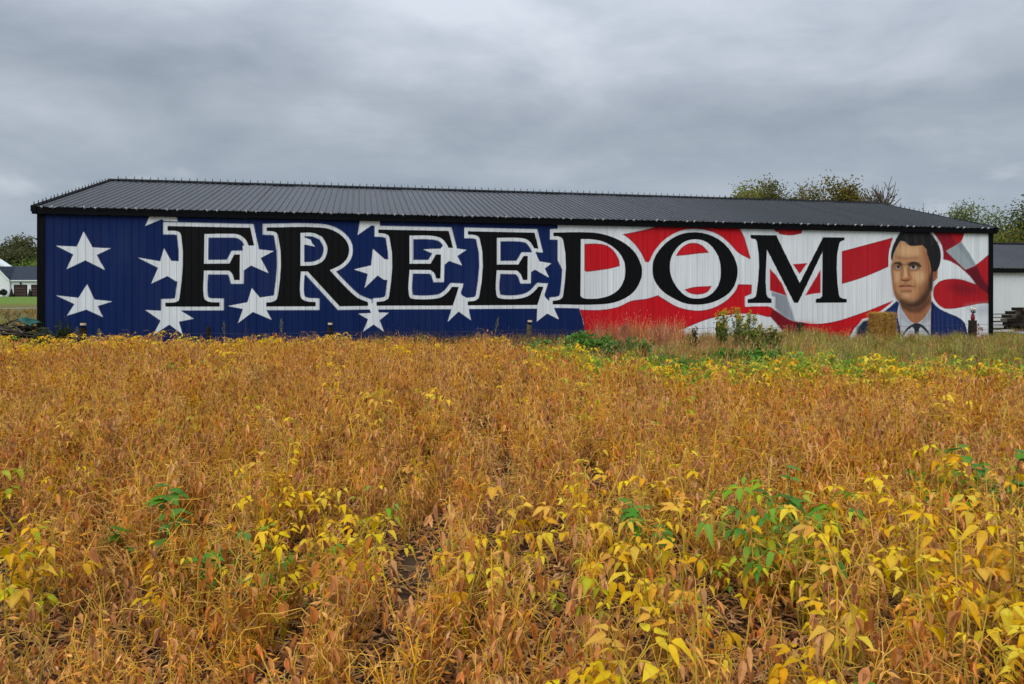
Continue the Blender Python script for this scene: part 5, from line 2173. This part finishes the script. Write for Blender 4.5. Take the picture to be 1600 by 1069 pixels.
def litter():
    """fallen leaves and bits of stalk on the soil"""
    rs = np.random.default_rng(17)
    n = 76000
    y = 2.2 + 5.3 * rs.random(n) ** 1.2
    x = (rs.random(n) * 2 - 1) * (y * .75 + 1.5)
    keep = rs.random(n) > 0.55 * bare(x, y)
    x, y = x[keep], y[keep]
    n = len(x)
    z = gz(x, y) + 0.006 + rs.random(n) * .03
    a = rs.uniform(0, 6.283, n)
    L = rs.uniform(.018, .042, n)
    W = L * rs.uniform(.18, .32, n)
    tl = rs.normal(size=n) * .35
    d = np.stack([np.cos(a) * np.cos(tl), np.sin(a) * np.cos(tl), np.sin(tl)], -1)
    s = np.stack([-np.sin(a), np.cos(a), rs.normal(size=n) * .5], -1)
    C = np.stack([x, y, z], -1)
    up = np.array([0, 0, 1.0]) * (L * rs.uniform(-.1, .35, n))[:, None]
    V = np.stack([C - d * L[:, None], C + s * W[:, None] + up, C + d * L[:, None], C - s * W[:, None] + up], 1)
    V[..., 2] = np.maximum(V[..., 2], gz(V[..., 0], V[..., 1]) + .004)
    base = np.array([srgb(206, 146, 92), srgb(178, 120, 74), srgb(222, 170, 114), srgb(146, 98, 64)])[rs.integers(0, 4, n)]
    base = base * rs.uniform(.65, 1.15, (n, 1))
    m = 3200      # bits of stalk lying about
    sy = 2.2 + 5.0 * rs.random(m) ** 1.2
    sx = (rs.random(m) * 2 - 1) * (sy * .75 + .4)
    sa = rs.uniform(0, 6.283, m)
    sl = rs.uniform(.05, .16, m)[:, None]
    sd = np.stack([np.cos(sa), np.sin(sa), rs.normal(size=m) * .12], -1)
    sw = np.stack([-np.sin(sa), np.cos(sa), np.zeros(m)], -1) * .0024
    sc_ = np.stack([sx, sy, gz(sx, sy) + .03 + .05 * rs.random(m)], -1)
    SV = np.stack([sc_ - sd * sl - sw, sc_ - sd * sl + sw, sc_ + sd * sl + sw, sc_ + sd * sl - sw], 1)
    V = np.concatenate([V, SV])
    base = np.concatenate([base, np.array(srgb(206, 164, 96))[None, :] * rs.uniform(.6, 1.1, (m, 1))])
    n = n + m
    ob = link('leaf_litter', np_mesh('leaf_litter', V.reshape(-1, 3), np.arange(4 * n).reshape(n, 4), np.repeat(base, 4, 0), M['litter']))
    tag(ob, 'fallen brown bean leaves covering the soil between the plants', 'leaf litter', None, 'stuff')


litter()


# ------------------------------------------------------------------ weeds in the field
def field_weed(px, Y, h, n, label, seed, dark=False, spread=.2):
    rs = random.Random(seed)
    x = at(px, Y)
    root = thing('broadleaf_weed', (x, Y, float(gz(x, Y))), 0, label, 'weed', 'green weeds among the beans')
    st = MB()
    spots = []
    for k in range(rs.randint(3, 5)):
        a = rs.uniform(0, 6.28)
        r = spread * rs.uniform(.4, 1)
        tip = Vector((math.cos(a) * r, math.sin(a) * r, h * rs.uniform(.7, 1.0)))
        pts = [Vector((0, 0, -.02)), tip * .5 + Vector((0, 0, h * .12)), tip]
        st.tube(pts, .005, .002, 4, srgb(96, 118, 58), False)
        spots += [along(pts, rs.uniform(.35, 1)) for _ in range(n // 3)]
    st.build('stem', M['leaf'], root)
    for k in range(n):
        o = rs.choice(spots)
        a = rs.uniform(0, 6.28)
        mb = MB()
        L = rs.uniform(.07, .13)
        d = Vector((math.cos(a), math.sin(a), rs.uniform(-.35, .4)))
        leaflet(mb, (0, 0, 0), d, (0, 0, 1), L, L * rs.uniform(.5, .75), rs.uniform(.1, .4), rs.uniform(.05, .3), rnd_col(DGREEN if dark else GREEN, .2, rs))
        mb.build('leaf', M['leaf'], root, False, o)


field_weed(238, 3.75, .66, 34, 'dark green broad leaved weed in the left foreground', 1, True, .26)
field_weed(305, 3.45, .50, 28, 'low green weed just right of the dark weed on the left', 2, True, .24)
field_weed(1250, 3.8, .70, 30, 'dark green weed topping the yellow clump right of centre', 3, True, .2)
field_weed(1560, 4.4, .74, 34, 'green weed near the right edge of the picture', 4, True, .3)
field_weed(690, 3.85, .36, 12, 'small bright green weed near the bare soil in the middle', 5, False, .14)
field_weed(1000, 3.7, .58, 18, 'green weed left of the big yellow clump', 6, True, .16)
field_weed(1440, 4.5, .44, 12, 'small green weed left of the one at the right edge', 7, False, .16)
field_weed(292, 11.0, .72, 26, 'single green vine standing out in the far left of the field', 8, False, .28)
field_weed(1080, 2.35, .36, 10, 'green weed at the bottom edge right of centre', 9, False, .14)
field_weed(1390, 2.2, .42, 12, 'green weed at the bottom edge among yellow leaves', 10, False, .16)


# ------------------------------------------------------------------ grass strip between field and barn
def tuft_mesh(seed, h, n, cols, head=None, spread=.10, lean=.35):
    rs = random.Random(seed)
    mb = MB()
    for k in range(n):
        a = rs.uniform(0, 6.28)
        b = rs.uniform(0, 6.28)
        o = Vector((math.cos(b), math.sin(b), 0)) * spread * math.sqrt(rs.random())
        hh = h * rs.uniform(.5, 1.1)
        le = lean * rs.uniform(.1, 1.3) * hh
        u = Vector((math.cos(a), math.sin(a), 0))
        s = Vector((-math.sin(a), math.cos(a), 0)) * rs.uniform(.0035, .0075)
        p0 = o + Vector((0, 0, -.03))
        p1 = o + u * le * .35 + Vector((0, 0, hh * .6))
        p2 = o + u * le + Vector((0, 0, hh * rs.uniform(.85, 1)))
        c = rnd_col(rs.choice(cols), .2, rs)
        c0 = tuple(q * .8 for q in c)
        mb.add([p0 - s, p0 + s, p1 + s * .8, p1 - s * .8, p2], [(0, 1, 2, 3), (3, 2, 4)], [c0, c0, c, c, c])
        if head and rs.random() < .35:
            d = (p2 - p1).normalized()
            e = d.cross(Vector((rs.random(), rs.random(), .1))).normalized() * .006
            hc = rnd_col(head, .2, rs)
            q = p2 + d * rs.uniform(.05, .09)
            m = (p2 + q) * .5
            mb.add([p2, m + e, q, m - e], [(0, 1, 2, 3)], hc)
    return mb.mesh('tuft', M['grass'])


def grass():
    g = srgb
    olive = (g(142, 148, 62), g(160, 154, 72), g(122, 134, 54), g(180, 160, 88))
    greenr = (g(132, 154, 58), g(158, 160, 66), g(112, 138, 52), g(176, 158, 84))
    tan = (g(186, 146, 88), g(172, 122, 72), g(196, 160, 104), g(150, 104, 62))
    red = (g(190, 126, 80), g(204, 150, 104), g(176, 110, 70))
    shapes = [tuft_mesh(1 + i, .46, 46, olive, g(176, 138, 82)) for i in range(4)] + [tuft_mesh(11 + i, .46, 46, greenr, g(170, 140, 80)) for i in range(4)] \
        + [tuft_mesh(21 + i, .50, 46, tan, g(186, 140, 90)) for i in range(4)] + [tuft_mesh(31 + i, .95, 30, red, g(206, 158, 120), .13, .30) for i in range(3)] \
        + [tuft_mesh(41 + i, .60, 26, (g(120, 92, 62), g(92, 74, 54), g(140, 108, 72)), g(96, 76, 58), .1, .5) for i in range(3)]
    rs = np.random.default_rng(23)
    n = 15000
    x = rs.uniform(-19, 30, n)
    y = rs.uniform(8, 34, n)
    # distance in front of the barn wall, and position along it
    u = (x - A.x) * CT + (y - A.y) * ST
    fr = -((x - A.x) * -ST + (y - A.y) * CT)
    keep = (y > field_edge(x) + .1) & (np.abs(x) < y * .76 + 3) & (fr > 0.12)
    keep |= (u > LEN + .3) & (fr > -2.6) & (y > field_edge(x)) & (np.abs(x) < y * .76 + 3)
    lx = rs.uniform(-48, -17, 2600)
    ly = rs.uniform(17, 62, 2600)
    lk = (lx < A.x - .6) & (np.abs(lx) < ly * .75 + 1)
    x, y = np.append(x[keep], lx[lk]), np.append(y[keep], ly[lk])
    u = (x - A.x) * CT + (y - A.y) * ST
    fr = -((x - A.x) * -ST + (y - A.y) * CT)
    keep = np.ones(len(x), bool)
    x, y, u, fr = x[keep], y[keep], u[keep], fr[keep]
    n = len(x)
    px = 800 + 1100 * x / y
    r = rs.random(n)
    vid = rs.integers(0, 4, n)
    wob = (vnoise(x * .6, y * .6, 71) - .5) * 120
    pxx = px + wob
    dens = np.ones(n)
    a = (pxx > 1180)
    vid = np.where(a & (r < .62), rs.integers(4, 8, n), vid)
    vid = np.where(a & (r > .85), rs.integers(8, 12, n), vid)
    b = (pxx <= 1180) & (pxx > 880)
    vid = np.where(b, rs.integers(8, 12, n), vid)
    vid = np.where(b & (r < .45), rs.integers(0, 4, n), vid)
    c = (px > 925) & (px < 1065) & (fr < 3.6) & (fr > 1.2)
    vid = np.where(c & (r < .75), rs.integers(12, 15, n), vid)
    l = (pxx <= 880)
    vid = np.where(l & (r < .45), rs.integers(15, 18, n), vid)
    vid = np.where(l & (r > .8), rs.integers(8, 12, n), vid)
    scl = rs.uniform(.6, 1.1, n) * (.72 + .62 * vnoise(x * 1.3, y * 1.3, 77))
    # grass is kept shorter before the portrait and where the field hides it
    scl = np.where((px > 1290) & (fr < 5), scl * .84, scl)
    scl = np.where((px > 1290) & (fr < 1.1), scl * .5, scl)
    scl = np.where(l & (px > 560), scl * 1.0, np.where(l, scl * .72, scl))
    scl = np.where((px > 1110) & (px < 1300) & (fr > 1.5), scl * 1.2, scl)
    rot = np.stack([rs.normal(size=n) * .08, rs.normal(size=n) * .08, rs.uniform(0, 6.28, n)], -1)
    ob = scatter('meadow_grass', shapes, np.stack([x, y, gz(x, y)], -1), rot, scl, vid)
    tag(ob, 'rough olive and tan grass between the field and the barn', 'grass', None, 'stuff')


grass()


def bushy_weed(px, Y, h, r, label, col, seed, n=900, size=.035, group='bushy weeds at the field edge', flowers=None, name='bushy_weed', cat='weed', flat=1.0):
    rs = np.random.default_rng(seed)
    x = at(px, Y)
    root = thing(name, (x, Y, float(gz(x, Y))), 0, label, cat, group)
    mb = MB()
    tips = []
    for k in range(16):
        a = rs.uniform(0, 6.28)
        q = r * rs.uniform(.1, 1)
        tip = np.array([math.cos(a) * q, math.sin(a) * q, h * rs.uniform(.65, 1.0) * (1 - .25 * (q / r) ** 2)])
        mb.tube([(0, 0, -.03), tuple(tip * .5 + np.array([0, 0, h * .1])), tuple(tip)], .006, .002, 4, srgb(84, 84, 50), False)
        tips.append(tip)
    mb.build('stem', M['grass'], root)
    T = np.array(tips)
    i = rs.integers(0, len(T), n)
    t = rs.uniform(.3, 1.03, (n, 1))
    c = T[i] * t + np.array([0, 0, h * .1]) * (4 * t * (1 - t)) + rs.normal(size=(n, 3)) * np.array([.05, .05, .04]) * (r / .5)
    c[:, 2] = np.maximum(c[:, 2], .03)
    link('foliage', leaf_quads(c, size, col, .2, rs, 'foliage', M['tree']), root)
    if flowers:
        hi = T[T[:, 2] > np.percentile(T[:, 2], 40)]
        m = 260
        f = hi[rs.integers(0, len(hi), m)] + rs.normal(size=(m, 3)) * np.array([.035, .035, .05])
        o = link('flower_heads', leaf_quads(f, .022, flowers, .15, rs, 'flower_heads', M['flower']), root)
        o['kind'] = 'stuff'


def weeds():
    g = srgb
    bushy_weed(915, 16.2, .74, .85, 'rounded dark green bushy weed below the letter D', g(88, 126, 50), 1, 2200, .05)
    bushy_weed(990, 15.2, .62, .62, 'smaller dark green bushy weed right of the rounded one', g(84, 116, 50), 2, 1500, .05)
    bushy_weed(850, 17.2, .64, .55, 'green bushy weed at the post below the second E', g(92, 128, 50), 3, 1200, .045)
    bushy_weed(1180, 13.4, .48, .8, 'leafy green weed at the field edge below the M', g(92, 134, 50), 4, 1600, .05)
    bushy_weed(1040, 13.2, .42, .9, 'low leafy weed in the hollow at the field corner', g(94, 128, 54), 9, 1500, .05)
    G = 'goldenrod clumps by the fence'
    yl = g(214, 176, 40)
    bushy_weed(1128, 17.6, 1.36, .30, 'tall goldenrod left of the others at the fence post', g(116, 130, 58), 11, 800, .035, G, yl, 'goldenrod', 'goldenrod')
    bushy_weed(1152, 18.2, 1.50, .28, 'tallest goldenrod in the middle of the clump', g(120, 132, 58), 12, 700, .035, G, yl, 'goldenrod', 'goldenrod')
    bushy_weed(1172, 17.2, 1.28, .32, 'goldenrod right of the tallest one', g(122, 132, 60), 13, 800, .035, G, g(186, 170, 60), 'goldenrod', 'goldenrod')
    bushy_weed(1200, 16.4, .92, .45, 'low goldenrod at the right end of the clump', g(104, 108, 46), 14, 900, .04, G, g(180, 164, 60), 'goldenrod', 'goldenrod')
    D = 'dead weeds before the wall'
    dk = g(74, 58, 44)
    for k, (px, Y, h, lab) in enumerate(((640, 19.4, .72, 'dark dead weed below the foot of the first E'), (690, 19.7, .78, 'dark dead weed left of the star under the E'), (730, 19.8, .82, 'dark dead weed under the star between the E letters'),
                                         (790, 19.9, .62, 'thin dead weed left of the grey post'), (870, 19.6, .70, 'dead weed right of the grey post below the second E'),
                                         (1085, 20.4, .98, 'dark seeded weed standing against the red stripe below the O'))):
        bushy_weed(px, Y, h, .5 if k < 5 else .22, lab, dk, 30 + k, 420 if k < 5 else 300, .032, D, None, 'dead_weed', 'weed')
    # dark shrub at the left corner of the barn
    bushy_weed(84, 20.6, 1.12, .70, 'loose dark green shrub at the left corner of the barn', g(58, 72, 46), 51, 1000, .045, None, None, 'shrub', 'shrub')
    # plume-headed weeds poking out of the crop edge
    for k, (px, py, Y, lab) in enumerate(((119, 511, 18.8, 'pale plumed weed left of the left cap light'), (156, 513, 18.8, 'plumed weed right of the left cap light'), (352, 503, 19.2, 'pale pointed plume left of the R'),
                                          (441, 498, 19.2, 'feathery weed below the star at the R'), (765, 497, 19.3, 'leaning plumed weed between the E stars'), (384, 500, 19.3, 'thin single stalk below the star at the R'))):
        rs = random.Random(70 + k)
        x = at(px, Y)
        z0 = float(gz(x, Y))
        h = EYE + (456 - py) * Y / 1100 - z0
        root = thing('plumed_weed', (x, Y, z0), 0, lab, 'weed', 'plumed weeds above the crop edge')
        lean = .25 if k == 4 else rs.uniform(-.05, .05)
        st = MB()
        top = Vector((lean * h * .8, 0, h))
        st.tube([(0, 0, -.05), top * .5 + Vector((-lean * .05, 0, 0)), top], .006, .003, 4, srgb(120, 110, 66), False)
        st.build('stem', M['grass'], root)
        if k != 5:
            pl = MB()
            for q in range(110):
                t = rs.uniform(.66, 1.0)
                o = top * t
                wd = .085 * math.sin((t - .66) / .34 * 3.0 + .15)
                a = rs.uniform(0, 6.28)
                e = o + Vector((math.cos(a) * wd, math.sin(a) * wd, rs.uniform(.01, .05)))
                s = Vector((.004, .003, 0))
                pl.add([o - s, o + s, e], [(0, 1, 2)], rnd_col(srgb(140, 132, 84), .25, rs))
            pl.build('plume', M['grass'], root)


weeds()
